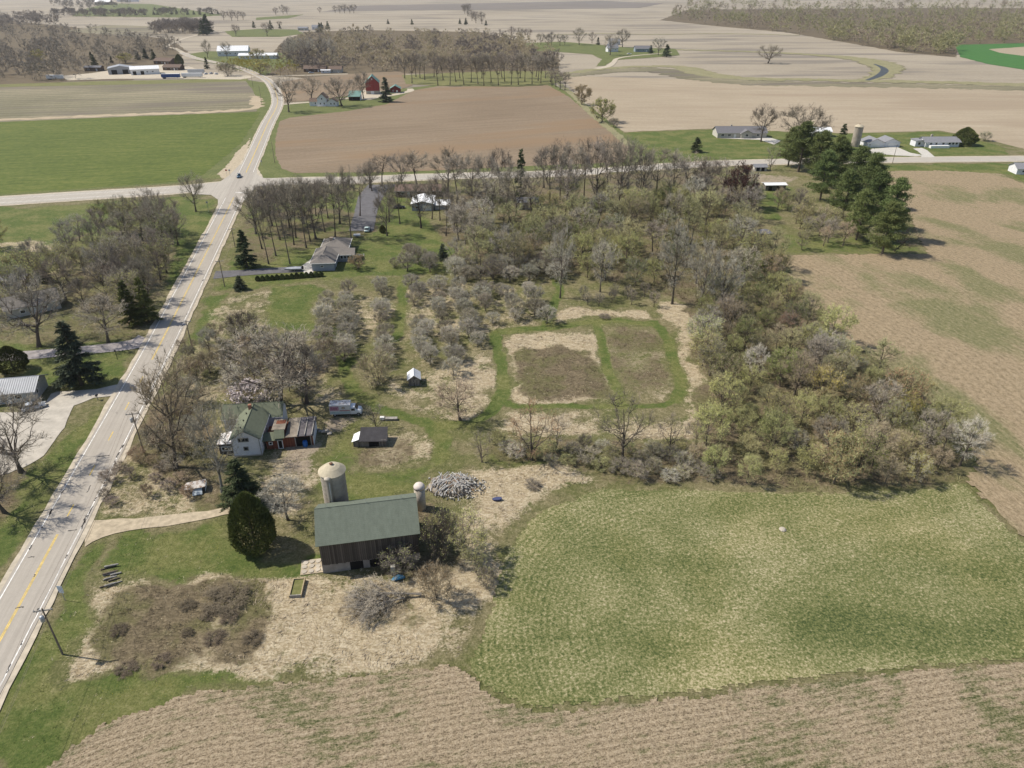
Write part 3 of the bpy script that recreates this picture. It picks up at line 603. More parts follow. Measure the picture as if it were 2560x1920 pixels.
def gen_bare(seed, clear=.3, Rr=3.6, limbs=12, brs=70, sprigs=700, twigs=3200, tw=(.9, .045), stems=1, r0=.17, leaf=0, leafs=.16, top=.5, low=0.0):
    """a leafless tree 10 m high: (trunk mesh data, twig triangles, bud triangles)"""
    r = np.random.default_rng(seed); m = MB(); pts_all = []
    zc = 10 * (clear + 1) / 2; rz = 10 * (1 - clear) / 2
    bases = []
    for s in range(stems):
        az = 6.283 * s / stems + r.uniform(0, 1); off = 0 if stems == 1 else .25
        b = np.array([off * math.cos(az), off * math.sin(az), 0.]); tip = np.array([Rr * .25 * r.normal(), Rr * .25 * r.normal(), 10 * r.uniform(.72, .86)])
        if stems > 1: tip[:2] = np.array([math.cos(az), math.sin(az)]) * Rr * r.uniform(.25, .6); tip[2] = 10 * r.uniform(.6, .9)
        mid = (b + tip) / 2 + np.array([r.normal() * .35, r.normal() * .35, 0]); mid[:2] *= .6
        T = bez(b, mid, tip, 9); rr = r0 / math.sqrt(stems) * (1 - np.linspace(0, .85, 9)); rr[0] *= 1.5
        m.tube([(x, y, z) for x, y, z in T], list(rr), 7); bases.append((T, rr)); pts_all.append(T[4:])
    limb_pts = []
    for i in range(limbs):
        T, rr = bases[i % stems]
        az = 2.39996 * i + r.uniform(-.4, .4); el = math.asin(np.clip(r.uniform(-.35, 1.0), -1, 1)); k = r.uniform(.75, 1.0)
        tgt = np.array([math.cos(az) * math.cos(el) * Rr * k, math.sin(az) * math.cos(el) * Rr * k, zc + rz * math.sin(el) * k])
        lo = max(clear * .85, .08) * 10; hi = min(max(tgt[2] - 1.0, lo + .3), 7.5); za = r.uniform(lo, hi) if stems == 1 else r.uniform(max(.06, low) * 10, max(hi, 1.2))
        j = int(np.argmin(np.abs(T[:, 2] - za))); a = T[j]
        ctl = a + (tgt - a) * np.array([.55, .55, .35]) + np.array([0, 0, r.uniform(-.2, .5)])
        L = bez(a, ctl, tgt, 8); L += np.concatenate([[[0, 0, 0]], r.normal(size=(7, 3)) * .12])
        rad = max(rr[j] * .6, .035) * (1 - np.linspace(0, .82, 8)); m.tube([tuple(p) for p in L], list(rad), 5); limb_pts.append(L)
    LP = np.concatenate(limb_pts + [p for p in pts_all])
    br_pts = []
    for i in range(brs):
        d = rdir(1, r)[0]; d[2] = abs(d[2]) * (1 if r.random() < .72 else -1); k = r.uniform(.55, 1.05) ** .6
        tgt = np.array([d[0] * Rr * k, d[1] * Rr * k, zc + d[2] * rz * k])
        cand = LP[np.argsort(np.linalg.norm(LP - tgt, axis=1) + np.where(LP[:, 2] > tgt[2], 1.2, 0))[:4]]; a = cand[r.integers(0, 4)]
        Bz = bez(a, (a + tgt) / 2 + r.normal(size=3) * .3 + np.array([0, 0, .15]), tgt, 5)
        m.tube([tuple(p) for p in Bz], [.035, .03, .025, .018, .008], 3); br_pts.append(Bz)
    BP = np.concatenate(br_pts + [l[3:] for l in limb_pts]); ctr = np.array([0, 0, zc - rz * .45])
    i = r.integers(0, len(BP), sprigs); P = BP[i] + r.normal(size=(sprigs, 3)) * .04
    D = nrmz(nrmz(P - ctr) * .8 + rdir(sprigs, r) * .75 + np.array([0, 0, .35])); Lg = r.uniform(.7, 1.5, sprigs) * tw[0]
    V1 = blades(P, D, Lg, np.full(sprigs, tw[1] * 1.1), r)
    j = r.integers(0, sprigs, twigs); f = r.uniform(.15, .95, twigs)[:, None]; P2 = P[j] + D[j] * Lg[j][:, None] * f
    D2 = nrmz(D[j] * .7 + rdir(twigs, r) * .9 + np.array([0, 0, .25])); L2 = r.uniform(.35, .9, twigs) * tw[0]
    V2 = blades(P2, D2, L2, np.full(twigs, tw[1]), r); Vt = np.concatenate([V1, V2]); Vl = None
    if leaf:
        j = r.integers(0, twigs, leaf); P3 = P2[j] + D2[j] * (L2[j] * r.uniform(.3, 1., leaf))[:, None] + r.normal(size=(leaf, 3)) * .05
        Vl = blades(P3, rdir(leaf, r), r.uniform(.7, 1.3, leaf) * leafs, r.uniform(.7, 1.2, leaf) * leafs * .8, r)
    return m, Vt, Vl
_o = 'first second third fourth fifth sixth seventh eighth ninth tenth eleventh twelfth thirteenth fourteenth fifteenth sixteenth seventeenth eighteenth nineteenth'.split()
ORD = _o + [w if not k else f'{w[:-4]}y-{_o[k - 1]}' for w in ('twentieth', 'thirtieth', 'fortieth', 'fiftieth') for k in range(10)]
PROTO = {}
def proto(key, m, Vt, Vl, Rr, mbark=M_bark, mtwig=M_twig, mleaf=M_bud):
    PROTO[key] = dict(trunk=m.mesh('trunk', mbark), crown=tri_mesh('crown', Vt, mtwig), leaf=tri_mesh('foliage', Vl, mleaf) if Vl is not None else None, R=Rr)
for k in range(3):
    proto(f'tall{k}', *gen_bare(10 + k, clear=.4, Rr=2.3, limbs=12, brs=60, sprigs=450, twigs=1500, tw=(.75, .038), r0=.15), 2.3)
    proto(f'round{k}', *gen_bare(20 + k, clear=.2, Rr=4.4, limbs=16, brs=100, sprigs=1000, twigs=4200, tw=(.85, .042), r0=.24), 4.4)
    proto(f'vase{k}', *gen_bare(30 + k, clear=.24, Rr=3.3, limbs=14, brs=80, sprigs=800, twigs=3200, tw=(.8, .042), r0=.2), 3.3)
    proto(f'bud{k}', *gen_bare(40 + k, clear=.15, Rr=3.7, limbs=14, brs=80, sprigs=800, twigs=3000, tw=(.8, .045), r0=.16, leaf=4200, leafs=.15), 3.7)
    proto(f'shrub{k}', *gen_bare(50 + k, clear=.05, Rr=5.2, limbs=20, brs=80, sprigs=1000, twigs=3400, tw=(1.5, .085), stems=5, r0=.2, leaf=900, leafs=.28), 5.2)
    proto(f'apple{k}', *gen_bare(60 + k, clear=.2, Rr=5.2, limbs=15, brs=90, sprigs=1000, twigs=4200, tw=(1.3, .075), r0=.3, leaf=700, leafs=.22), 5.2)
    proto(f'sparse{k}', *gen_bare(70 + k, clear=.12, Rr=3.6, limbs=13, brs=55, sprigs=330, twigs=1100, tw=(.85, .038), r0=.17), 3.6)
proto('leafy0', *gen_bare(81, clear=.1, Rr=4.6, limbs=16, brs=90, sprigs=900, twigs=2500, tw=(.8, .05), r0=.2, leaf=6500, leafs=.26), 4.6, mleaf=M_green)
proto('willow0', *gen_bare(82, clear=.08, Rr=4.4, limbs=16, brs=90, sprigs=900, twigs=3000, tw=(.9, .05), r0=.2, leaf=4500, leafs=.22), 4.4, mleaf=M_budy)
proto('magnolia0', *gen_bare(83, clear=.1, Rr=5.0, limbs=14, brs=80, sprigs=600, twigs=1500, tw=(1.2, .06), r0=.2, leaf=2600, leafs=.55), 5.0, mleaf=M_blos)
def conifer(seed, Rr=2.3, n=9000, droop=.25, leafs=.36, base=.07, power=.85, m=M_spruce):
    r = np.random.default_rng(seed); t = MB(); t.tube([(0, 0, 0), (0, 0, 4), (0, 0, 9.8)], [.2, .13, .02], 7)
    lv = np.sort(r.uniform(base * 10, 9.7, 120)); az = r.uniform(0, 6.283, 120); jit = r.uniform(.68, 1.08, 120)
    tips = []
    for z, a, q in zip(lv, az, jit):
        R_ = Rr * (1 - (z - base * 10) / (9.9 - base * 10)) ** power * q + .1; e = np.array([math.cos(a) * R_, math.sin(a) * R_, z - droop * R_ + .1])
        t.tube([(0, 0, z), tuple((np.array([0, 0, z]) + e) / 2 + np.array([0, 0, .06 * R_])), tuple(e)], [.04, .03, .01], 3); tips.append((np.array([0, 0, z]), e, R_))
    w = np.array([q[2] for q in tips]) + .25; i = r.choice(120, n, p=w / w.sum()); S = np.array([q[0] for q in tips])[i]; E = np.array([q[1] for q in tips])[i]
    f = r.uniform(.12, 1., n)[:, None] ** .8; P = S + (E - S) * f + np.array([0, 0, 1.]) * (.06 * np.array([q[2] for q in tips])[i] * 4 * f[:, 0] * (1 - f[:, 0]))[:, None]
    wid = .2 + .28 * np.array([q[2] for q in tips])[i] * (1 - f[:, 0] * .55); P += r.normal(size=(n, 3)) * np.stack([wid * .35, wid * .35, np.full(n, .07)], 1)
    D = nrmz(nrmz(E - S) * .9 + rdir(n, r) * .7 + np.array([0, 0, -.12])); V = blades(P, D, r.uniform(.7, 1.3, n) * leafs, np.full(n, leafs * .42), r)
    return t, V, None
def pine(seed, n=64, Rr=3.6):
    r = np.random.default_rng(seed); t = MB(); t.tube([(0, 0, 0), (.1, .1, 5), (0, 0, 9.6)], [.24, .16, .03], 7); Vs = []
    for i in range(n):
        z = r.uniform(1.6, 9.6); a = 2.4 * i + r.uniform(-.5, .5); q = min(1, (10.3 - z) / 6.2) ** .85 * r.uniform(.55, 1.08) * Rr; e = np.array([math.cos(a) * q, math.sin(a) * q, z + .12 * q])
        t.tube([(0, 0, z - .3), tuple(e * .5 + np.array([0, 0, z * .5 - .1])), tuple(e)], [.06, .045, .02], 4)
        for k in range(4):
            c = e * (1 - .2 * k) + np.array([0, 0, z * .2 * k]) + r.normal(size=3) * np.array([.3, .3, .1]); nn = 70
            D = nrmz(rdir(nn, r) + np.array([0, 0, .6]) + nrmz(e - [0, 0, z])[None] * .5); P = c + r.normal(size=(nn, 3)) * np.array([.36, .36, .13])
            Vs.append(blades(P, D, r.uniform(.22, .42, nn), np.full(nn, .1), r))
    return t, np.concatenate(Vs), None
def cedar(seed, n=15000, Rr=3.6, leafs=.42):
    r = np.random.default_rng(seed); t = MB(); t.tube([(0, 0, 0), (0, 0, 8.5)], [.25, .05], 7); zn = r.random(n) ** .85; az = r.uniform(0, 6.283, n)
    sh = np.where(zn < .3, (np.maximum(zn, .02) / .3) ** .22, np.cos(np.clip((zn - .3) / .7, 0, 1) * 1.5708) ** .72)
    lump = .95 + .06 * np.sin(az * 3 + zn * 5 + seed) + .05 * np.sin(az * 7 + zn * 13) + .04 * np.sin(zn * 24 + az * 5); rad = Rr * sh * lump * r.uniform(.35, 1, n) ** .25
    P = np.stack([np.cos(az) * rad, np.sin(az) * rad, .15 + zn * 9.6], 1); d = np.stack([np.cos(az), np.sin(az), (zn - .35) * 1.6], 1)
    D = nrmz(d * .6 + rdir(n, r) * .6 + np.array([0, 0, .7])); return t, blades(P, D, r.uniform(.6, 1.4, n) * leafs, np.full(n, leafs * .5), r), None
for k in range(2):
    proto(f'spruce{k}', *conifer(90 + k), 2.3, mtwig=M_spruce); proto(f'pine{k}', *pine(95 + k), 3.6, mtwig=M_pine)
proto('spire0', *conifer(93, 1.7, 7000, .2, .34, .04), 1.7, mtwig=M_spruce); proto('cedar0', *cedar(98), 3.6, mtwig=M_cedar); proto('cedar1', *cedar(99, 11000, 5.2, .5), 5.2, mtwig=M_cedar)
NAMES = {'tall': 'bare_tree', 'round': 'bare_tree', 'vase': 'bare_tree', 'sparse': 'bare_tree', 'bud': 'budding_tree', 'shrub': 'shrub', 'apple': 'orchard_tree', 'leafy': 'leafy_tree', 'willow': 'budding_tree',
         'magnolia': 'magnolia_tree', 'spruce': 'spruce_tree', 'spire': 'spruce_tree', 'pine': 'pine_tree', 'cedar': 'cedar_tree'}
def setmat(o, m):
    o.material_slots[0].link = 'OBJECT'; o.material_slots[0].material = m
def plant(key, loc, h, label, group=None, cat='tree', w=None, twig=None, leaf=None, bark=None, lean=(0, 0), rz=None, name=None):
    p = PROTO[key]; s = h / 10.0; sw = s if w is None else (w / 2) / p['R']
    o = bpy.data.objects.new(name or NAMES[key.rstrip('0123456789')], None); o.empty_display_size = .3; link(o)
    o.location = (loc[0], loc[1], -.03); o.rotation_euler = (lean[0], lean[1], random.uniform(0, 6.283) if rz is None else rz); o.scale = (sw, sw, s)
    tag(o, label, cat, group)
    t = link(bpy.data.objects.new('trunk', p['trunk']), o); c = link(bpy.data.objects.new('crown', p['crown']), o)
    if bark: setmat(t, bark)
    if twig: setmat(c, twig)
    if p['leaf']:
        f = link(bpy.data.objects.new('foliage', p['leaf']), o)
        if leaf: setmat(f, leaf)
    return o
def at(key, u, v, vt, label, wpx=None, **k):
    h = height(u, v, vt); w = None
    if wpx: w = wpx * (G(u, v) - camo.location).length / FPX / math.sqrt(1 + ((u - 1280) / FPX) ** 2 + ((v - 960) / FPX) ** 2)
    return plant(key, G(u, v), h, label, w=w, **k)
def pick(kind, n=3): return f'{kind}{random.randrange(n)}'
def scatter(poly, n, mind, seed, edge_only=False):
    """n places in an outline, at least mind metres apart"""
    P = GP(poly); r = random.Random(seed); xs = [p.x for p in P]; ys = [p.y for p in P]; out = []; tries = 0
    while len(out) < n and tries < n * 60:
        tries += 1; x, y = r.uniform(min(xs), max(xs)), r.uniform(min(ys), max(ys))
        if not inside(np.array([x]), np.array([y]), P)[0]: continue
        if any((x - a) ** 2 + (y - b) ** 2 < mind * mind for a, b in out): continue
        out.append((x, y))
    return out
# ---- single trees that can be told apart
at('round0', 700, 1015, 828, 'large bare tree with a broad crown right behind the white house', wpx=250)
at('vase1', 767, 1008, 862, 'bare tree behind the box truck and garage', wpx=150)
at('magnolia0', 625, 1012, 962, 'magnolia in white blossom behind the green-roofed house', wpx=95)
at('vase2', 440, 1172, 905, 'tall leaning bare tree with a thick trunk beside the road bend pole', wpx=170, lean=(0, R(-9)), twig=M_twigt)
at('vase0', 556, 1232, 1015, 'bare tree with pale grey trunk left of the dark spruce', wpx=120, bark=M_barkg, lean=(0, R(-6)))
at('spruce0', 607, 1262, 1148, 'dark spruce standing just behind the oval cedar', wpx=105)
at('cedar0', 640, 1372, 1232, 'dense dark oval cedar beside the farm track', wpx=112)
at('round1', 53, 1180, 1000, 'bare tree left of the road with long shadow, upper of two', wpx=190)
at('round2', 12, 1282, 1110, 'bare tree at the left picture edge, lower of two by the road', wpx=150, twig=M_twigp)
at('spruce1', 205, 962, 800, 'large dark spruce between the two drives left of the road', wpx=115, twig=M_bluesp)
at('cedar1', 36, 928, 866, 'round dark juniper above the metal-roofed house', wpx=76)
at('round0', 98, 866, 700, 'bare tree with dark curved trunk on the lawn at far left', wpx=170, twig=M_twigp)
at('vase1', 271, 856, 742, 'bare tree on the left lawn near the worn driveway', wpx=120)
at('spruce0', 112, 705, 652, 'small dark spruce behind the left house', wpx=40)
at('spruce1', 332, 812, 700, 'olive spruce left of the road, left one of a pair', wpx=62, twig=M_cedar); at('spruce0', 372, 806, 690, 'olive spruce left of the road, right one of a pair', wpx=58, twig=M_cedar)
at('vase2', 490, 529, 432, 'single vase-shaped bare tree in the corner of the junction', wpx=62)
at('spruce1', 618, 668, 572, 'spruce on the lawn beside the main road above the paved drive', wpx=58)
at('spruce0', 602, 724, 688, 'small conical spruce beside the drive hedge', wpx=36, twig=M_bluesp)
at('spire0', 1302, 512, 370, 'slim dark spruce towering over the cross road', wpx=38)
at('spruce0', 1108, 650, 608, 'blue-grey spruce at the right end of the lawn', wpx=32, twig=M_bluesp); at('cedar0', 957, 582, 562, 'small dark conical evergreen by the asphalt yard', wpx=17)
at('spruce1', 1740, 380, 342, 'dark twin-topped spruce on the lawn right of the ploughed field', wpx=36)
at('spire0', 2100, 372, 308, 'dark spruce left of the distant silo', wpx=32)
at('vase0', 1902, 354, 262, 'bare tree in front of the grey ranch house', wpx=62, twig=M_twigd); at('round1', 2000, 372, 264, 'huge bare tree behind the pines', wpx=120, twig=M_twigd)
at('cedar1', 2408, 362, 318, 'rounded green tree right of the white ranch house', wpx=60, twig=M_cedar); at('shrub0', 2461, 352, 330, 'small brown shrub at the far right of the lawns', wpx=30, cat='shrub')
at('round2', 1920, 158, 112, 'lone spreading bare tree in the middle of the stubble', wpx=62)
at('vase1', 1838, 1150, 1005, 'budding tree at the front corner of the thicket', wpx=110, twig=M_twigt) if 0 else None
at('sparse0', 1555, 1152, 985, 'tall dark bare tree with open crown in the hedgerow', wpx=150, twig=M_twigd)
at('sparse1', 1330, 1150, 1010, 'reddish bare tree in the hedgerow near the grass loop', wpx=130, twig=M_redbud); at('sparse2', 1390, 1125, 1030, 'slim bare tree beside the reddish one', wpx=70)
at('sparse1', 1675, 1125, 1040, 'bare tree in the hedgerow left of the thicket', wpx=90); at('sparse0', 1740, 1110, 1045, 'small bare tree next to the hedgerow end', wpx=60)
at('sparse2', 1205, 1155, 1075, 'thin sapling behind the rubbish heap', wpx=60); at('sparse0', 940, 1072, 1010, 'thin bare sapling behind the black-roofed shed', wpx=60)
at('shrub1', 945, 960, 885, 'brown bushy shrub left of the white-roofed shed', wpx=90, cat='shrub', twig=M_twigt); at('vase2', 1150, 1050, 955, 'bushy bare tree right of the white-roofed shed', wpx=110, twig=M_twigt)
at('shrub2', 610, 845, 785, 'dark leafless bush in the pale grass by the road', wpx=80, cat='shrub', twig=M_twigd); at('shrub0', 998, 1425, 1372, 'tangled dead bush against the barn wall', wpx=92, cat='shrub', twig=M_twigp)
at('shrub1', 1102, 1392, 1285, 'dark vine-covered bush at the right barn corner', wpx=85, cat='shrub', twig=M_twigd); at('shrub2', 1090, 1500, 1420, 'orange-brown bush right of the fallen branches', wpx=90, cat='shrub', twig=M_twigt, leaf=M_redbud)
at('bud0', 1165, 1385, 1290, 'olive budding bush between barn and green field', wpx=110, cat='shrub'); at('bud1', 1190, 1430, 1350, 'olive bush at the edge of the green field', wpx=70, cat='shrub'); at('shrub0', 1215, 1470, 1425, 'dark low bush on the green field edge', wpx=55, cat='shrub', twig=M_twigd)
at('vase0', 720, 1300, 1200, 'grey bare tree behind the barn end left of the silo', wpx=100, twig=M_twigl)
at('leafy0', 895, 672, 636, 'round budding bush on the lawn by the brick house', wpx=44, cat='shrub', leaf=M_budt); at('shrub1', 988, 668, 645, 'small bush on the lawn in front of the orchard', wpx=28, cat='shrub'); at('shrub2', 1026, 628, 610, 'low purple bush on the lawn', wpx=34, cat='shrub', twig=M_twigp)
# the red barn's farm
for q in (('vase0', 722, 280, 192, 'bare tree by the road bend at the red barn farm', 62), ('round0', 778, 250, 190, 'dark spreading bare tree above the white farmhouse', 62), ('round2', 855, 266, 194, 'wide bare tree between farmhouse and green-roofed shed', 80),
          ('vase2', 909, 247, 178, 'bare tree left of the red barn', 46)): at(q[0], q[1], q[2], q[3], q[4], wpx=q[5])
at('spire0', 966, 255, 192, 'grey-green spruce in front of the red barn', wpx=34, twig=M_bluesp)
at('spire0', 518, 172, 142, 'slim dark cypress-like spruce beside the far road', wpx=14); at('cedar0', 450, 165, 135, 'dark evergreen behind the brown-roofed house', wpx=22)
at('willow0', 100, 160, 125, 'yellow budding tree in the far left wood', wpx=36); at('willow0', 315, 158, 133, 'yellow-green tree behind the white sheds', wpx=38); at('willow0', 650, 186, 150, 'yellow-green tree by the far road, lower one', wpx=50); at('willow0', 645, 152, 122, 'bright yellow tree by the white farm sheds', wpx=40)
at('shrub0', 570, 190, 158, 'bare bush beside the parked vehicles', wpx=44, cat='shrub'); at('vase1', 520, 145, 100, 'bare tree left of the big white sheds', wpx=24); at('vase0', 568, 147, 104, 'bare tree in front of the big white shed', wpx=26)
at('vase2', 1525, 138, 83, 'bare tree left of the blue-grey farmhouse', wpx=38); at('round1', 1556, 118, 72, 'bare tree behind the blue-grey farmhouse', wpx=36); at('vase1', 1448, 112, 70, 'bare tree on the far lawn edge', wpx=36)
at('spruce1', 1666, 142, 110, 'dark spruce at the right end of the far farm lawn', wpx=26); at('spruce0', 1626, 134, 112, 'small dark spruce by the far farmhouse', wpx=14); at('vase0', 1645, 138, 92, 'pale bare tree between two far spruces', wpx=36, twig=M_twigl); at('spire0', 1495, 112, 92, 'small spruce left of the far farmhouse', wpx=10)
at('leafy0', 1455, 262, 212, 'tan budding tree on the field edge, upper one', wpx=44, leaf=M_budt); at('leafy0', 1505, 305, 246, 'olive budding tree on the field edge, lower one', wpx=60, leaf=M_bud); at('shrub2', 1534, 318, 296, 'purple-grey shrub below the olive tree on the field edge', wpx=26, cat='shrub', twig=M_twigp)
at('vase1', 2280, 640, 505, 'half-fallen dead tree leaning right out of the pines', wpx=50, lean=(0, R(38)), twig=M_twigd) if 0 else None
at('sparse2', 2235, 628, 520, 'leaning dead tree sticking out right of the pines', wpx=50, lean=(0, R(42)), twig=M_twigd)
at('leafy0', 1843, 520, 408, 'dark red leafy tree at the right of the wood', wpx=75, twig=M_twigd, leaf=M_red)
at('willow0', -5, 620, 545, 'yellow budding tree at the left picture edge', wpx=60); at('sparse1', 1925, 425, 360, 'thin grey bare tree beside the small sheds', wpx=40)
at('vase1', 2362, 412, 395, 'tiny bare sapling on the verge', wpx=10) if 0 else None
# ---- pines on the right
pn = [(1995, 430, 300, 110), (2040, 440, 322, 90), (2085, 470, 345, 95), (2130, 495, 362, 105), (2165, 520, 378, 105), (2050, 500, 372, 90), (2105, 545, 420, 100), (2175, 570, 425, 110), (2215, 600, 440, 105), (2140, 600, 470, 95), (2205, 635, 500, 100), (1970, 415, 315, 70), (2090, 420, 335, 70)]
for i, (u, v, vt, w) in enumerate(sorted(pn)):
    at(f'pine{i % 2}', u, v, vt, f'{ORD[i]} dense green pine from the left in the belt of pines', wpx=w * .84, group='belt of pines')
# ---- grove by the brick house
gv = [(690, 640, 470), (725, 660, 462), (655, 622, 478), (700, 600, 458), (740, 595, 452), (766, 620, 446), (790, 598, 462), (812, 580, 455), (838, 592, 440), (878, 598, 425), (760, 560, 455), (725, 570, 470), (680, 565, 462), (640, 585, 480), (820, 545, 448), (850, 560, 440), (790, 540, 452), (700, 540, 458), (660, 545, 470), (900, 540, 430), (735, 612, 455), (776, 604, 462), (672, 660, 500)]
for i, (u, v, vt) in enumerate(sorted(gv)):
    at(pick('tall') if i % 4 else pick('vase'), u, v, vt - 6, f'tall bare grove tree behind the hipped house, {ORD[i]} trunk from the left', group='grove behind the brick house', twig=[M_twigd, M_twig, M_twigp][i % 3], wpx=50 if i % 4 else 80)
for i, q in enumerate(sorted(((973, 555, 455, 'tall', 55), (1000, 560, 440, 'tall', 50), (1053, 570, 452, 'vase', 70), (1080, 548, 445, 'tall', 46), (1100, 552, 440, 'tall', 46), (930, 478, 410, 'vase', 46), (1115, 590, 460, 'tall', 44), (968, 590, 480, 'vase', 56)))):
    at(pick(q[3]), q[0], q[1], q[2], f'bare tree around the white-roofed garage, {ORD[i]} trunk from the left', wpx=q[4], group='bare trees around the white-roofed garage', twig=M_twigd)
# ---- along the cross road
for i, (u, v, vt) in enumerate(sorted([(925, 470, 405), (955, 462, 385), (1005, 470, 380), (1045, 470, 378), (1120, 480, 375), (1145, 500, 390), (1180, 490, 380), (1215, 500, 385), (1250, 490, 370), (1265, 520, 400), (1290, 540, 420), (1375, 520, 365), (1400, 500, 350), (1430, 520, 360), (1460, 510, 348),
                                (1490, 520, 352), (1520, 500, 340), (1545, 530, 345), (1570, 515, 350), (1600, 520, 360), (1360, 470, 372), (1640, 500, 372), (1680, 510, 380), (1720, 500, 385), (1760, 510, 392), (1800, 500, 400), (1230, 560, 440), (1180, 560, 440), (1330, 560, 430), (1410, 560, 400)])):
    at(pick('tall') if i % 2 else pick('vase'), u, v, vt, f'bare tree in the wood edge along the cross road, {ORD[i]} from the left', group='wood edge along the cross road', twig=[M_twig, M_twigd, M_twigp][i % 3], wpx=random.choice((60, 70, 80)))
# ---- the wood behind the orchard
WOOD = [(1130, 560), (1300, 540), (1500, 510), (1700, 500), (1880, 480), (1890, 560), (1900, 640), (1960, 700), (1900, 760), (1700, 745), (1560, 740), (1420, 680), (1280, 690), (1140, 690)]
for i, (x, y) in enumerate(scatter(WOOD, 130, 4.5, 5)):
    k = random.random(); key = pick('tall') if k < .3 else pick('vase') if k < .5 else pick('bud'); h = random.uniform(9, 15)
    lf = random.choice((M_bud, M_bud, M_budt, M_green)); tw = random.choice((M_twig, M_budo, M_twigl, M_budo))
    zone = f'{"left" if x < 15 else "right" if x > 60 else "middle"} {"front" if y < 225 else "back" if y > 265 else "centre"}'; tn = {M_twig.name: 'grey', M_budo.name: 'olive-twigged', M_twigl.name: 'pale'}[tw.name]
    if key.startswith('bud'): plant(key, (x, y), h * .8, f'{tn} budding tree, {zone} of the wood behind the orchard', 'budding trees in the wood', twig=tw, leaf=lf)
    else: plant(key, (x, y), h, f'{tn} bare tree, {zone} of the wood behind the orchard', 'bare trees in the wood behind the orchard', twig=tw, w=h * random.uniform(.55, .75))
for i, q in enumerate(((1400, 745, 570, 60), (1500, 730, 600, 60), (1680, 760, 560, 90), (1750, 780, 600, 80), (1800, 790, 640, 90))):
    at(pick('vase'), q[0], q[1], q[2], f'pale silvery tree at the front of the wood, {ORD[i]} from the left', wpx=q[3], group='silvery trees at the front of the wood', twig=M_twigl)
# ---- trees right of the wood, below the pines
for i, (x, y) in enumerate(scatter([(1930, 520), (2010, 500), (2060, 560), (2180, 600), (2230, 622), (1960, 628), (1975, 570)], 22, 3.5, 6)):
    plant(pick('bud') if i % 2 else pick('vase'), (x, y), random.uniform(6, 9.5), 'small grey-olive tree in front of the belt of pines', 'small trees in front of the pines', twig=[M_twig, M_twigp, M_twigt][i % 3], leaf=M_bud)
# ---- orchard rows: lines of trees square to the road, mown lanes between the left ones
ro = random.Random(8); spots = []
for c, (u, y0, y1, jt) in enumerate(((817, 158, 192, .5), (869, 152, 196, .6), (955, 150, 200, .6), (1042, 150, 200, 1.2), (1098, 146, 200, 1.6), (1158, 160, 200, 1.5), (1216, 174, 198, 1.4), (1275, 175, 198, 1.4), (1335, 175, 198, 1.4))):
    b = G(u, 770); y = y0; kk = 0
    while y < y1:
        q = b + AY * ((y - b.y) / AY.y)
        if ro.random() < .9: spots.append((q.x + ro.uniform(-jt, jt), q.y + ro.uniform(-jt, jt), c, kk)); kk += 1
        y += ro.uniform(3.4, 4.6)
for x, y, c, kk in spots:
    plant(pick('apple'), (x, y), random.uniform(2.8, 5.2), f'low grey orchard tree, {ORD[kk]} from the front in the {ORD[c]} row from the left', 'old orchard rows', w=random.uniform(3.6, 6.0), twig=random.choice((M_twig, M_twigl, M_twigl)), leaf=M_bud)
for i, (x, y) in enumerate(sorted(scatter([(1020, 640), (1130, 690), (1020, 690), (1000, 672)], 5, 4, 10) + scatter([(1130, 680), (1400, 655), (1420, 700), (1140, 710)], 22, 4.2, 12))):
    plant(pick('apple'), (x, y), random.uniform(4.5, 6.5), f'tangled grey tree between orchard and wood, {ORD[i]} from the left', 'thicket between orchard and wood', w=random.uniform(5, 7), twig=random.choice((M_twig, M_twigl, M_twigp)), leaf=M_bud)
# ---- scrub trees around the white house
for i, (x, y) in enumerate(sorted(scatter([(470, 880), (560, 850), (690, 860), (840, 900), (800, 980), (740, 1000), (660, 990), (560, 985), (500, 1080), (470, 1180), (400, 1180), (390, 1080), (430, 980)], 36, 4.0, 13))):
    plant(pick('apple') if i % 3 else pick('vase'), (x, y), random.uniform(3.6, 6.5), f'grey scrub tree around the white house, {ORD[i]} from the left', 'scrub around the white house', twig=random.choice((M_twig, M_twigl, M_twigt)), leaf=M_bud, w=random.uniform(4, 6.5))
for i, (x, y) in enumerate(sorted(scatter([(300, 1130), (390, 1020), (420, 1180), (520, 1260), (280, 1270), (245, 1250)], 16, 2.4, 14))):
    plant(pick('shrub'), (x, y), random.uniform(1.2, 2.4), f'low reddish-brown bush near the wrecked shed, {ORD[i]} from the left', 'scrub by the wrecked shed', cat='shrub', twig=random.choice((M_twigt, M_twigp)), w=random.uniform(2, 3.6), leaf=M_redbud)
for i, (x, y) in enumerate(sorted(scatter([(225, 1560), (330, 1470), (480, 1460), (650, 1460), (660, 1560), (590, 1660), (400, 1690), (230, 1680)], 9, 3.0, 23))):
    plant(pick('shrub'), (x, y), random.uniform(.4, .7), f'low dead bramble bush in the brown weeds, {ORD[i]} from the left', 'brambles in the brown weeds', cat='shrub', twig=M_bramble, w=random.uniform(1.8, 3.4), leaf=M_bramble, name='bramble_bush')
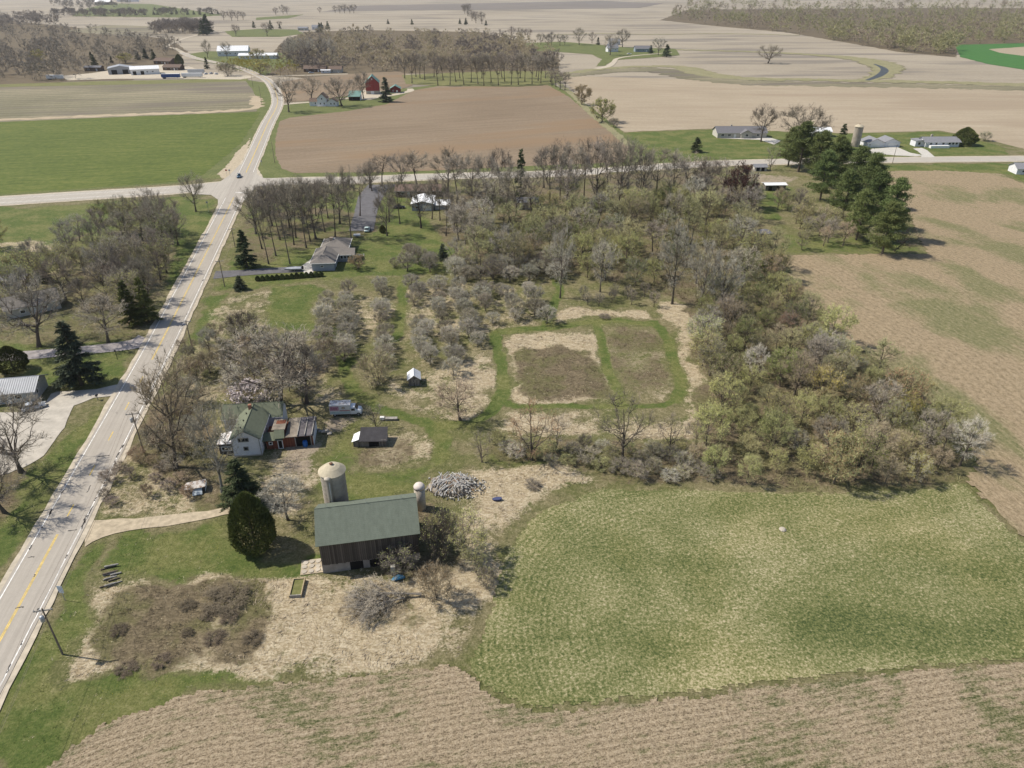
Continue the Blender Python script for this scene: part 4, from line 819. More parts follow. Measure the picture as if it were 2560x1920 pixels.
# ---- left of the main road
LW = [(130, 640), (200, 600), (300, 575), (420, 590), (450, 610), (430, 680), (390, 760), (330, 800), (240, 800), (140, 800), (-60, 790), (-60, 740), (80, 730)]
for i, (x, y) in enumerate(sorted(scatter(LW, 40, 5.2, 15))):
    k = random.random(); key = pick('vase') if k < .45 else pick('round') if k < .75 else pick('bud'); h = random.uniform(9, 14)
    plant(key, (x, y), h, f'bare tree in the wooded plot left of the road, {ORD[i]} from the left', 'wooded plot left of the main road', twig=random.choice((M_twig, M_twigl, M_twigp, M_twigd)), leaf=M_bud, w=h * random.uniform(.65, .85))
for i, q in enumerate(((380, 575, 470), (395, 605, 500), (405, 582, 478), (430, 590, 490), (445, 612, 520))):
    at(pick('vase'), q[0], q[1], q[2], f'bare tree in the clump below the junction, {ORD[i]} trunk from the left', wpx=60, group='clump near the junction', twig=M_twig)
# ---- thicket on the right
TH = [(1760, 800), (1830, 740), (1960, 700), (2000, 780), (2100, 870), (2230, 960), (2350, 1060), (2425, 1160), (2330, 1212), (2100, 1218), (1900, 1214), (1780, 1200), (1720, 1180), (1800, 1060), (1760, 940), (1740, 860)]
for i, (x, y) in enumerate(scatter(TH, 140, 4.3, 16)):
    k = random.random(); key = pick('bud') if k < .62 else pick('shrub') if k < .8 else pick('vase'); h = random.uniform(5, 11) if not key.startswith('shrub') else random.uniform(3, 4.5)
    lf = random.choices((M_bud, M_budt, M_green, M_redbud, M_budy), (7, 1.2, 1.6, .5, .35))[0]
    tw = random.choice((M_twig, M_budo, M_budo, M_twigt, M_twigl))
    cn = {M_bud.name: 'olive', M_budt.name: 'tan', M_green.name: 'fresh green', M_redbud.name: 'reddish', M_budy.name: 'yellow'}[lf.name]; sz = 'tall' if h > 7.5 else 'low' if h < 5.5 else 'medium'
    zone = ('beside the green field' if y < 118 else 'towards the grass loop' if x < 62 else 'beside the stubble field' if x > 95 else 'towards the wood' if y > 165 else 'in the middle')
    if key.startswith('shrub'): plant(key, (x, y), h, f'tangled {cn} shrub in the big thicket, {zone}', 'shrubs of the big thicket', cat='shrub', twig=tw, leaf=lf)
    else: plant(key, (x, y), h, f'{sz} {cn} {"budding" if key.startswith("bud") else "bare"} tree in the big thicket, {zone}', 'trees of the big thicket', twig=tw, leaf=lf, w=h * random.uniform(.62, .85))
for i, (x, y) in enumerate(sorted(scatter([(1240, 1110), (1480, 1120), (1560, 1130), (1740, 1120), (1780, 1204), (1560, 1200), (1440, 1170), (1250, 1140)], 30, 2.6, 17))):
    plant(pick('shrub'), (x, y), random.uniform(1.5, 3.2), f'low brown shrub in the hedgerow along the green field, {ORD[i]} from the left', 'hedgerow along the green field', cat='shrub', twig=random.choice((M_twigp, M_twigl, M_budo, M_twig)), w=random.uniform(2.6, 4.6))
for i, (x, y) in enumerate(scatter([(1420, 745), (1640, 740), (1640, 772), (1420, 770)], 9, 3, 18)):
    at_h = random.uniform(3, 5); plant(pick('vase'), (x, y), at_h, 'small sapling at the upper rim of the grass loop', 'saplings above the grass loop', twig=M_twig)
# ---- drive hedge
for i in range(14):
    u = 645 + i * 12.2; p = G(u, 702 - i * .85); plant('cedar0', p, random.uniform(1.5, 1.95), f'clipped hedge bush below the paved drive, {ORD[i]} from the left', 'hedge below the paved drive', cat='shrub', w=1.6, twig=M_pine, name='hedge_bush')
# ---- far singles and groups
for i, (u, v, vt) in enumerate([(1352, 112, 82), (1378, 112, 80), (1400, 114, 84), (1370, 116, 86), (1480, 108, 80), (1412, 112, 86), (1300, 98, 68), (1320, 100, 70), (1280, 95, 66), (690, 38, 18), (708, 36, 12), (718, 36, 15), (838, 32, 14), (850, 33, 13), (862, 33, 10), (875, 33, 12), (885, 33, 10), (800, 33, 17),
                                (1170, 40, 8), (1190, 58, 28), (1205, 60, 30), (590, 90, 60), (668, 90, 55), (700, 70, 52), (560, 50, 26), (580, 52, 24), (595, 52, 26), (608, 50, 28), (1180, 52, 25), (1162, 34, 10)]):
    at(pick('vase'), u, v, vt, 'far bare tree on a field edge near the top of the picture', group='far bare trees on field edges', twig=M_twigp, wpx=(v - vt) * .75)
for i, (u, v, vt) in enumerate(sorted([(1012, 196, 132), (1030, 208, 140), (1050, 195, 135), (1062, 200, 138), (1095, 214, 140), (1108, 200, 135), (1125, 212, 142), (1140, 205, 135), (1160, 212, 140), (1178, 206, 136), (1195, 210, 138), (1210, 214, 140), (1228, 206, 134), (1246, 214, 140), (1262, 204, 135), (1278, 212, 138),
                                (1296, 212, 140), (1312, 204, 136), (1330, 210, 140), (1345, 202, 136), (1352, 208, 140), (1364, 196, 138), (1376, 206, 140), (1040, 192, 130), (1085, 192, 130), (1150, 196, 132), (1205, 196, 130), (1255, 194, 130), (1300, 196, 132), (1340, 192, 130), (1390, 218, 175), (1400, 224, 182), (1412, 226, 180), (1380, 214, 170)])):
    at(pick('tall'), u, v, vt, f'dark-trunked oak in the open grove above the ploughed field, {ORD[i]} from the left', group='open oak grove', twig=[M_twigp, M_twigd][i % 2], wpx=34)
for i, (u, v, vt) in enumerate([(735, 160, 92), (752, 158, 95), (768, 162, 92), (782, 158, 96), (808, 164, 92), (820, 160, 96), (832, 162, 98), (725, 165, 100)]):
    at(pick('vase'), u, v, vt, 'tall bare tree at the left end of the central wood', group='left end of the central wood', wpx=30, twig=M_twigl)
for i, (u, v, vt) in enumerate([(235, 35, 27), (262, 40, 29), (300, 40, 27), (340, 38, 26), (362, 38, 28), (385, 37, 27), (395, 37, 28), (430, 36, 26), (442, 36, 22), (470, 37, 25), (485, 37, 26), (500, 37, 25), (530, 36, 25), (545, 36, 26), (635, 70, 52), (678, 74, 50), (520, 85, 34), (508, 88, 50), (805, 75, 55), (820, 73, 52), (800, 82, 56), (970, 60, 48), (1030, 62, 47), (1165, 62, 44), (1215, 64, 50), (1150, 60, 46), (700, 72, 60), (238, 165, 135), (280, 158, 140), (345, 150, 125), (365, 148, 120), (385, 150, 122), (230, 150, 128)]):
    at('spruce0' if i % 2 else 'spruce1', u, v, vt, 'far dark evergreen among the woods and hedges near the top', group='far evergreens', wpx=max(8, (v - vt) * .6))
# ---- far woods, each one mass
def far_wood(name, poly, n, hr, mt, seed, label, leaf=None, lfrac=.4, big=1.0):
    r = np.random.default_rng(seed); lods = [gen_bare(seed * 10 + k, clear=.12, Rr=4.2, limbs=7, brs=12, sprigs=130, twigs=430, tw=(1.15 * big, .17 * big), r0=.17)[1] for k in range(4)]
    us = [q[0] for q in poly]; vs_ = [q[1] for q in poly]; pos = []
    while len(pos) < n:
        u = r.uniform(min(us), max(us), 400); v = r.uniform(min(vs_), max(vs_), 400); k = inside(u, v, poly); pos += [G(a, b) for a, b in zip(u[k], v[k])]
    pos = pos[:n]; TW, LF = [], []
    for i, q in enumerate(pos):
        Vt = lods[i % 4]; h = r.uniform(*hr); s = h / 10; a = r.uniform(0, 6.28); sw = s * r.uniform(.95, 1.35); Rm = np.array([[math.cos(a), -math.sin(a), 0], [math.sin(a), math.cos(a), 0], [0, 0, 1]]) @ np.diag([sw, sw, s])
        (LF if leaf and pnoise(Vector((q.x / (60 * big), q.y / (110 * big), seed))) * .8 + r.uniform(-.35, .35) > .3 - lfrac else TW).append((Vt @ Rm.T + np.array([q.x, q.y, 0])).astype(np.float32))
    o = link(bpy.data.objects.new(name, tri_mesh(name, np.concatenate(TW), mt))); tag(o, label, 'woodland', kind='stuff'); tr = MB()
    for q in pos: tr.add([(q.x - .2, q.y, 0), (q.x + .2, q.y, 0), (q.x, q.y + .1, hr[0] * .6), (q.x, q.y + .3, 0)], [(0, 1, 2), (1, 3, 2), (3, 0, 2)])
    tr.build('trunks', M_bark, o)['kind'] = 'stuff'
    if LF: link(bpy.data.objects.new('budding_crowns', tri_mesh('budding_crowns', np.concatenate(LF), leaf)), o)['kind'] = 'stuff'
far_wood('wood', [(-500, 225), (0, 208), (190, 198), (240, 178), (330, 155), (430, 140), (450, 118), (340, 98), (170, 82), (0, 74), (-500, 70)], 520, (8, 18), M_twig, 31, 'brown leafless wood at the far left behind the sheds', M_twigp, .5, 1.1)
far_wood('wood', [(690, 170), (760, 182), (880, 180), (1000, 178), (1390, 176), (1395, 150), (1340, 112), (1220, 88), (900, 84), (780, 88), (730, 110), (700, 140)], 560, (8, 17), M_twigp, 32, 'grey leafless wood in the middle distance above the red barn', M_twigt, .4, 1.1)
far_wood('wood', [(1660, 50), (1800, 66), (1960, 82), (2110, 106), (2250, 132), (2380, 142), (2400, 112), (2560, 106), (3000, 106), (3000, 30), (2560, 5), (2300, 4), (2100, 4), (1900, 6), (1700, 12)], 1250, (11, 24), crown_mat('far_brown_twigs', (.34, .29, .21)), 33, 'olive-brown wood along the upper right edge', crown_mat('far_olive_twigs', (.36, .35, .18)), .4, 1.25)
far_wood('wood', [(385, 88), (470, 84), (520, 86), (535, 80), (480, 72), (400, 75)], 90, (17, 22), M_twigp, 34, 'dark rectangular copse in the far field', None, 0, 1.3)
far_wood('wood', [(140, 42), (300, 44), (470, 40), (540, 38), (540, 35), (300, 38), (120, 36)], 90, (13, 19), M_twigp, 35, 'long far hedge line near the top left', None, 0, 1.6)
far_wood('wood', [(-400, 40), (0, 44), (110, 52), (150, 66), (0, 76), (-400, 76)], 190, (17, 24), M_twigp, 36, 'dark wooded hill spur at the top left corner', None, 0, 1.5)
far_wood('wood', [(540, 178), (640, 190), (700, 192), (770, 185), (760, 165), (680, 160), (640, 150)], 40, (7, 11), M_twigt, 37, 'brushy trees around the houses by the road bend', M_budy, .35)
far_wood('wood', [(230, 30), (330, 12), (250, 6), (120, 8), (150, 20)], 50, (15, 20), M_twigp, 38, 'trees around the farm at the top left', None, 0, 1.6)
# ================================================================== BUILDINGS
ROT = math.atan2(AX.y, AX.x)
def shingle(name, col, var=.18, course=.28):
    t = NT(name, .9); v = t.n('TexCoord').outputs['Object']; p = t.sep(v)
    n = t.math('ADD', t.math('MULTIPLY', t.noise(1.2, 5, .7, v), .5), t.math('MULTIPLY', t.noise(.9, 5, .7, t.comb(t.math('MULTIPLY', p[0], 2.5), t.math('MULTIPLY', p[1], .5), t.math('MULTIPLY', p[2], .3))), .5)); n2 = t.noise(14, 3, .7, v); w = t.math('FRACT', t.math('DIVIDE', p[2], course * .55))
    f = t.math('ADD', t.mapr(n, .3, .7, 1 - var, 1 + var, False), t.mapr(n2, .3, .7, -var * .8, var * .8, False)); f = t.math('MULTIPLY', f, t.mapr(w, 0, .18, .86, 1.0))
    return t.out(t.vmath('MULTIPLY', (*col,), t.comb(f, f, f)))
def planks_mat(name, col, period=.3, var=.35):
    t = NT(name, .95); oi = t.n('ObjectInfo').outputs['Random']; v = t.n('TexCoord').outputs['Object']; p = t.sep(v); q = t.math('ADD', p[0], p[1])
    cell = t.n('TexWhiteNoise'); cell.noise_dimensions = '1D'; t.l(t.math('FLOOR', t.math('DIVIDE', q, period)), cell.inputs['W'])
    gr = t.noise(3.0, 5, .7, t.comb(t.math('MULTIPLY', q, 4.), t.math('MULTIPLY', p[2], .35), 0.)); f = t.math('ADD', t.mapr(cell.outputs[0], 0, 1, 1 - var, 1 + var, False), t.mapr(gr, .3, .7, -.35, .35, False)); f = t.math('MULTIPLY', f, t.mapr(oi, 0, 1, .65, 1.35, False))
    return t.out(t.vmath('MULTIPLY', (*col,), t.comb(f, f, f)))
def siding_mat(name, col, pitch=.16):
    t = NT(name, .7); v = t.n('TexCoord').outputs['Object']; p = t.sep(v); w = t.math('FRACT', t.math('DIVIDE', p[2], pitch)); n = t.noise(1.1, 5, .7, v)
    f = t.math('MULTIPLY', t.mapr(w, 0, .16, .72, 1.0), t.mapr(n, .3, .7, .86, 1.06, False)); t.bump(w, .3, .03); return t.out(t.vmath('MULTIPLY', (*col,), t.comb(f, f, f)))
def seam_mat(name, col, metal=.3, rough=.4, rust=0.0):
    t = NT(name, rough); t.b.inputs['Metallic'].default_value = metal; n = t.noise(.8, 5, .7, t.n('TexCoord').outputs['Object']); f = t.mapr(n, .3, .7, .86, 1.1, False)
    c = t.vmath('MULTIPLY', (*col,), t.comb(f, f, f))
    if rust: c = t.mix(t.mapr(t.noise(1.6, 6, .75, t.n('TexCoord').outputs['Object']), .5, .58, 0, rust), c, (.20, .13, .09))
    return t.out(c)
S_green = shingle('green_shingles', (.15, .165, .115)); S_barn = shingle('barn_green_shingles', (.142, .162, .128), .18); S_grey = shingle('grey_shingles', (.20, .18, .16)); S_dgrey = shingle('slate_shingles', (.17, .165, .175)); S_lgrey = shingle('pale_grey_shingles', (.23, .23, .245)); S_brown = shingle('brown_shingles', (.16, .115, .09)); S_black = shingle('black_felt', (.055, .052, .055), .3); S_teal = shingle('teal_roof', (.16, .27, .24), .1)
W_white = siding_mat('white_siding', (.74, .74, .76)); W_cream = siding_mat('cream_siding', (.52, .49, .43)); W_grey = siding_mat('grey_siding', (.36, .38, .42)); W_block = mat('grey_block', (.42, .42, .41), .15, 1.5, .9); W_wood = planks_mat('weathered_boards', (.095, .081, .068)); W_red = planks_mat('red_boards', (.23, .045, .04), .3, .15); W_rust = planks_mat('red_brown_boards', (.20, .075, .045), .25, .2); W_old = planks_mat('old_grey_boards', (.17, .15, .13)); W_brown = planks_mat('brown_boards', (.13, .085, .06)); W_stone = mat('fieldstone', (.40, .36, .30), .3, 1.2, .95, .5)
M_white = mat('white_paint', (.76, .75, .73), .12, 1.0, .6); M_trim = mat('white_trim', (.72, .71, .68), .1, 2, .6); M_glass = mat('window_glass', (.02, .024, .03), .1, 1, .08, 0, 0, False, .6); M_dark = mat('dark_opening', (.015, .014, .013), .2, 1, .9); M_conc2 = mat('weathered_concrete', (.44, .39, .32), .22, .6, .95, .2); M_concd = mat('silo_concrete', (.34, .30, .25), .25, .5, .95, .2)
M_tin = seam_mat('tin_roof', (.33, .34, .36), .15, .55); M_tinw = seam_mat('white_metal_roof', (.80, .80, .80), .05, .5); M_tinr = seam_mat('rusty_tin', (.70, .68, .66), .1, .6, .8); M_wood = mat('bare_wood', (.40, .32, .20), .25, 3, .9); M_woodg = mat('grey_wood', (.30, .28, .25), .35, 3, .95); M_pole = mat('pole_wood', (.20, .165, .13), .25, 2, .95)
M_rubber = mat('tyre_rubber', (.03, .03, .03), .2, 4, .9); M_rim = mat('steel_rim', (.42, .42, .42), .1, 4, .4, 0, .6); M_blue = mat('blue_plastic', (.03, .13, .40), .15, 2, .5); M_steel = mat('galvanised_steel', (.42, .43, .44), .15, 2, .5, 0, .4); M_black = mat('black_plastic', (.025, .025, .027), .2, 3, .5)
def win(parent, c, ax, nr, w, h, frame=M_trim, pane=M_glass, bars=0, name='window', fw=.07):
    """frame with a recessed pane; c is the middle, ax along the wall, nr outward"""
    c, ax, nr, up = Vector(c), Vector(ax), Vector(nr), Vector((0, 0, 1)); m = MB()
    for s in (-1, 1):
        m.obox(c + ax * s * (w / 2) + nr * .03, ax, nr, up, fw, .05, h / 2 + fw); m.obox(c + up * s * (h / 2) + nr * .03, ax, nr, up, w / 2 - fw, .045, fw)
    for b in range(bars): m.obox(c + ax * (w * ((b + 1) / (bars + 1) - .5)) + nr * .03, ax, nr, up, fw * .6, .04, h / 2 - fw)
    o = m.build(name, frame, parent); p = MB(); p.obox(c + nr * .012, ax, nr, up, w / 2 - .01, .012, h / 2 - .01); p.build('pane', pane, o); return o
def door(parent, c, ax, nr, w, h, m=M_white, frame=M_trim):
    o = win(parent, c, ax, nr, w, h, frame, m, 0, 'door'); k = MB(); k.obox(Vector(c) + Vector(ax) * (w * .36) + Vector(nr) * .05, ax, nr, (0, 0, 1), .04, .03, .04); k.build('handle', M_steel, o); return o
X, Y_ = (1, 0, 0), (0, 1, 0); NX, NY = (-1, 0, 0), (0, -1, 0)
def gable(root, x0, x1, y0, y1, hw, rise, wall, roof, axis='x', oh=.4, th=.14, z0=0., trim=M_trim, ribs=0, gablewall=None):
    m = MB()
    if axis == 'x':
        ym = (y0 + y1) / 2; m.loft([[(x, y0, z0), (x, y1, z0), (x, y1, hw), (x, ym, hw + rise - .02), (x, y0, hw)] for x in (x0, x1)])
        k = rise / ((y1 - y0) / 2); E = lambda y, s: hw - oh * k
        slopes = [[(x0 - oh, y0 - oh, hw - oh * k + .1), (x1 + oh, y0 - oh, hw - oh * k + .1), (x1 + oh, ym, hw + rise + .1), (x0 - oh, ym, hw + rise + .1)],
                  [(x0 - oh, y1 + oh, hw - oh * k + .1), (x1 + oh, y1 + oh, hw - oh * k + .1), (x1 + oh, ym, hw + rise + .1), (x0 - oh, ym, hw + rise + .1)]]
        ridge = ((x0 - oh, ym, hw + rise + .12), (x1 + oh, ym, hw + rise + .12))
    else:
        xm = (x0 + x1) / 2; m.loft([[(x0, y, z0), (x1, y, z0), (x1, y, hw), (xm, y, hw + rise - .02), (x0, y, hw)] for y in (y0, y1)])
        k = rise / ((x1 - x0) / 2)
        slopes = [[(x0 - oh, y0 - oh, hw - oh * k + .1), (x0 - oh, y1 + oh, hw - oh * k + .1), (xm, y1 + oh, hw + rise + .1), (xm, y0 - oh, hw + rise + .1)],
                  [(x1 + oh, y0 - oh, hw - oh * k + .1), (x1 + oh, y1 + oh, hw - oh * k + .1), (xm, y1 + oh, hw + rise + .1), (xm, y0 - oh, hw + rise + .1)]]
        ridge = ((xm, y0 - oh, hw + rise + .12), (xm, y1 + oh, hw + rise + .12))
    wo = m.build('wall', wall, root); ro = []
    for s in slopes: r = MB(); r.slab(s, th); ro.append(r.build('roof_slope', roof, root))
    c = MB(); c.tube(ridge, [.05, .05], 6); c.build('ridge_cap', roof, ro[0])
    if trim:
        for s in slopes:
            f = MB(); a, b, cc, d = [Vector(p) for p in s]
            f.tube([a - Vector((0, 0, .1)), b - Vector((0, 0, .1))], [.07, .07], 4); f.build('gutter', trim, root)
    if ribs:
        for s, o in zip(slopes, ro):
            a, b, cc, d = [Vector(p) for p in s]; n = int((b - a).length / ribs); nn = (b - a).cross(d - a).normalized(); nn = -nn if nn.z < 0 else nn
            me = None
            for i in range(n + 1):
                t = i / n; p, q = a.lerp(b, t) + nn * .03, d.lerp(cc, t) + nn * .03
                if me is None: mb = MB(); mb.obox((0, 0, 0), (q - p).normalized(), (b - a).normalized(), nn, (q - p).length / 2, .035, .03); me = mb.mesh('seam', roof)
                e = link(bpy.data.objects.new('seam', me), o); e.location = (p + q) / 2
    return wo, ro
def hip(root, x0, x1, y0, y1, hw, rise, wall, roof, oh=.55, z0=0., trim=M_trim, th=.12):
    MB().box(x0, x1, y0, y1, z0, hw).build('wall', wall, root); a, b, c, d = x0 - oh, x1 + oh, y0 - oh, y1 + oh; z = hw + .06; W = min(b - a, d - c) / 2
    if b - a > d - c: r0, r1 = (a + W, (c + d) / 2, z + rise), (b - W, (c + d) / 2, z + rise); F = [[(a, c, z), (b, c, z), r1, r0], [(b, d, z), (a, d, z), r0, r1], [(a, d, z), (a, c, z), r0], [(b, c, z), (b, d, z), r1]]
    else: r0, r1 = ((a + b) / 2, c + W, z + rise), ((a + b) / 2, d - W, z + rise); F = [[(b, c, z), (b, d, z), r1, r0], [(a, d, z), (a, c, z), r0, r1], [(a, c, z), (b, c, z), r0], [(b, d, z), (a, d, z), r1]]
    out = []
    for f in F: m = MB(); m.slab(f, th); out.append(m.build('roof_slope', roof, root))
    if trim:
        for f in F: m = MB(); m.tube([Vector(f[0]) - Vector((0, 0, .07)), Vector(f[1]) - Vector((0, 0, .07))], [.12, .12], 4); m.build('gutter', trim, root)
    c_ = MB(); c_.tube([r0, r1], [.09, .09], 6); c_.build('ridge_cap', roof, out[0]); return out
# ---- the old barn
barn = thing('barn', 'weathered dark wooden barn with a green shingle roof', 'barn', (-29.3, 81.6, 0), ROT)
BL, BW = 14.9, 9.4; MB().box(0, BL, 0, BW, 0, 1.75).build('foundation', mat('grey_foundation', (.30, .27, .24), .25, .8, .95, .3), barn)
w_, rs = gable(barn, 0.02, BL - .02, 0.02, BW - .02, 6.1, 2.85, W_wood, S_barn, 'x', .45, .16, 1.76, None)
brd = [MB().box(0, .27, -.035 - .012 * k, 0, 1.72, 5.86 - .05 * k).mesh('board', W_wood) for k in range(3)]
for i in range(int(BL / .3)): o = link(bpy.data.objects.new('board', brd[(i * 7) % 3]), w_); o.location = (.05 + i * .3, .012, -.04 * ((i * 5) % 4))
ge = [MB().box(0, .04, 0, .27, 1.72, 6.0).mesh('board', W_wood)]
for i in range(int(BW / .31)): o = link(bpy.data.objects.new('board', ge[0]), w_); o.location = (BL - .012, .1 + i * .31, -.03 * ((i * 5) % 4))
part('doorway', M_dark, barn, lambda m: m.box(4.2, 6.2, -.03, .3, .05, 1.65)); part('doorway', M_dark, barn, lambda m: m.box(7.2, 10.8, -.03, .3, .05, 1.6))
for x in (1.5, 7.5, 13): part('lightning_rod', M_steel, rs[0], lambda m: m.tube([(x, BW / 2, 9.1), (x, BW / 2, 10.1)], [.03, .012], 5))
# ---- silos
def silo(loc, r, h, dome, label, bands, chute=True, flat=False):
    s = thing('silo', label, 'silo', loc, 0); n = int(h / .8)
    body = part('staves', M_concd, s, lambda m: m.lathe([(r, 0), (r, h)], 28))
    for i in range(1, n): part('hoop', M_concd, s, lambda m: m.lathe([(r + .005, i * h / n - .025), (r + .03, i * h / n - .02), (r + .03, i * h / n + .02), (r + .005, i * h / n + .025)], 28))
    rim = part('dome', mat('tan_dome', (.47, .41, .30), .18, .8, .95, .2), s, lambda m: m.lathe([(r + .05, h - .06), (r + .28, h - .04), (r + .28, h + .03), (r * .92, h + dome * .34), (r * .68, h + dome * .66), (r * .38, h + dome * .9), (r * .12, h + dome)], 28))
    part('vent', mat('rust_brown', (.16, .09, .06), .3, 3), rim, lambda m: m.lathe([(.26, h + dome - .08), (.26, h + dome + .2), (.32, h + dome + .22), (.05, h + dome + .36)], 10))
    if chute:
        part('chute', M_concd, s, lambda m: m.tube([(-.25, -r - .22, 0), (-.25, -r - .22, h - .1)], [.42, .42], 10))
        part('chute_hood', M_conc2, s, lambda m: m.lathe([(.58, h - .12), (.58, h + .05), (.05, h + .22)], 12, (-.25, -r - .2, 0)), True)
        part('fill_pipe', M_steel, s, lambda m: m.tube([(.05, -r - .62, 0), (.05, -r - .62, h - .6)], [.1, .1], 8))
    return s
silo((-29.5, 94.4, 0), 1.98, 10.35, 1.2, 'round concrete stave silo with a domed cap behind the barn', 12)
silo((*G(2137, 366).to_2d(), 0), 2.3, 10.6, 1.2, 'tall weathered silo among the far houses on the right', 12, chute=False)
ms = thing('round_tower', 'small round-topped white concrete tank at the right end of the barn', 'tank', (-15.9, 97.2, 0)); part('shell', M_conc2, ms, lambda m: m.lathe([(.95, 0), (.95, 4.6)], 18), True); part('cap', mat('pale_cap', (.62, .55, .49), .12, 1), ms, lambda m: m.lathe([(.98, 4.6), (.95, 5.0), (.7, 5.35), (.1, 5.5)], 18), True)
# ---- the white house with its green roofs and red-brown annexe
p0 = G(587, 1142); HX = (G(655, 1141) - p0).length
hs = thing('farmhouse', 'white two-storey farmhouse with faded green cross-gabled roof', 'house', (p0.x, p0.y, 0), R(6)); part('foundation', M_conc2, hs, lambda m: m.box(-.04, HX + .04, -.04, 8, 0, .25))
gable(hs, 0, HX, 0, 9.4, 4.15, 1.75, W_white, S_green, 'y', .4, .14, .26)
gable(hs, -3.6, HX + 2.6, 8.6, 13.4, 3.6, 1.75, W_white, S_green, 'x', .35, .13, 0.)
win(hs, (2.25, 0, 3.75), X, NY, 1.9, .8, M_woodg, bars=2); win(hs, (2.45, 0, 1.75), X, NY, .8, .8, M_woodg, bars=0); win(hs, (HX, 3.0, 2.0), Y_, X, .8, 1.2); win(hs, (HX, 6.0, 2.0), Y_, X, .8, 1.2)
for y in (1.6, 4.2, 6.8): part('roof_vent', M_black, hs, lambda m: m.lathe([(.11, 5.3), (.11, 5.75)], 8, (1.7, y, 0)))
pr = part('porch_roof', M_tinr, hs, lambda m: m.slab([(-3.3, .9, 2.35), (.02, .6, 2.75), (.02, 5.4, 2.75), (-3.3, 5.0, 2.35)], .1)); part('porch_wall', W_old, hs, lambda m: m.box(-3.0, 0, 1.2, 4.8, 0, 2.2)); win(hs, (-1.6, 1.2, 1.2), X, NY, 1.8, .9, M_trim, bars=2); part('downpipe', M_woodg, hs, lambda m: m.tube([(HX - .1, -.08, .1), (HX - .1, -.08, 3.9)], [.06, .06], 6))
part('chimney', mat('old_brick', (.32, .16, .11), .3, 4, .95), hs, lambda m: m.box(1.9, 2.5, 8.0, 8.6, 4.5, 6.7))
q0 = G(668, 1124); an = thing('annexe', 'low red-brown annexe with flat patched roofs joined to the farmhouse', 'annexe', (q0.x, q0.y, 0), R(8)); AL = (G(785, 1104) - q0).length
part('wall', W_rust, an, lambda m: m.box(0, 3.4, 0, 5, 0, 2.25)); part('wall', W_rust, an, lambda m: m.box(3.4, AL, .35, 6.2, 0, 2.4)); part('side_wall', W_white, an, lambda m: m.box(AL, AL + .06, .3, 6.25, 0, 2.55))
part('roof', S_green, an, lambda m: m.slab([(-.6, -.35, 2.2), (3.3, -.35, 2.2), (3.3, 1.6, 3.0), (-.6, 1.6, 3.0)], .12)); M_felt = mat('patched_felt', (.24, .205, .165), .4, .6, .95, .3); M_feltd = mat('dark_felt', (.11, .10, .105), .4, .6, .95, .3)
part('dormer_roof', S_green, an, lambda m: m.slab([(1.6, -.3, 2.55), (3.7, -.3, 2.55), (3.6, 1.2, 3.75), (1.7, 1.2, 3.75)], .12)); part('dormer_wall', W_rust, an, lambda m: m.box(1.75, 3.6, 1.1, 4.8, 2.2, 3.6)); part('roof', M_felt, an, lambda m: m.slab([(1.2, 1.1, 3.72), (3.75, 1.1, 3.72), (3.75, 5.4, 3.5), (1.2, 5.4, 3.5)], .12))
xm = 3.8 + (AL - 3.8) * .45; part('roof', M_felt, an, lambda m: m.slab([(3.8, -.15, 2.62), (xm, -.15, 2.62), (xm, 6.6, 2.85), (3.8, 6.6, 2.85)], .14)); part('roof', M_feltd, an, lambda m: m.slab([(xm + .03, -.15, 2.64), (AL + .25, -.15, 2.64), (AL + .25, 6.6, 2.87), (xm + .03, 6.6, 2.87)], .14))
for f in (.0, .5, .98): part('roof_batten', M_woodg, an, lambda m: m.box(xm + f * (AL - xm) - .06, xm + f * (AL - xm) + .08, -.1, 6.5, 2.72, 2.93))
part('garage_opening', M_dark, an, lambda m: m.box(AL - 3.3, AL - .55, .30, .37, .05, 2.1)); part('post', M_woodg, an, lambda m: m.box(AL - 3.5, AL - 3.32, .22, .4, 0, 2.4)); part('post', M_woodg, an, lambda m: m.box(AL - .52, AL - .34, .22, .4, 0, 2.4)); door(an, (2.7, 0, 1.0), X, NY, .85, 1.9, M_dark, M_white); win(an, (.9, 0, 1.4), X, NY, .6, .6)
bb = thing('barrel', 'bright blue plastic barrel in the garage opening', 'barrel', (*(q0 + AX * (AL - 1.6) - AY * .3).to_2d(), 0)); part('body', M_blue, bb, lambda m: m.lathe([(.42, 0), (.48, .4), (.48, .9), (.42, 1.3)], 14), True); part('lid', M_blue, bb, lambda m: m.lathe([(.40, 1.3), (.40, 1.36), (.05, 1.37)], 14))
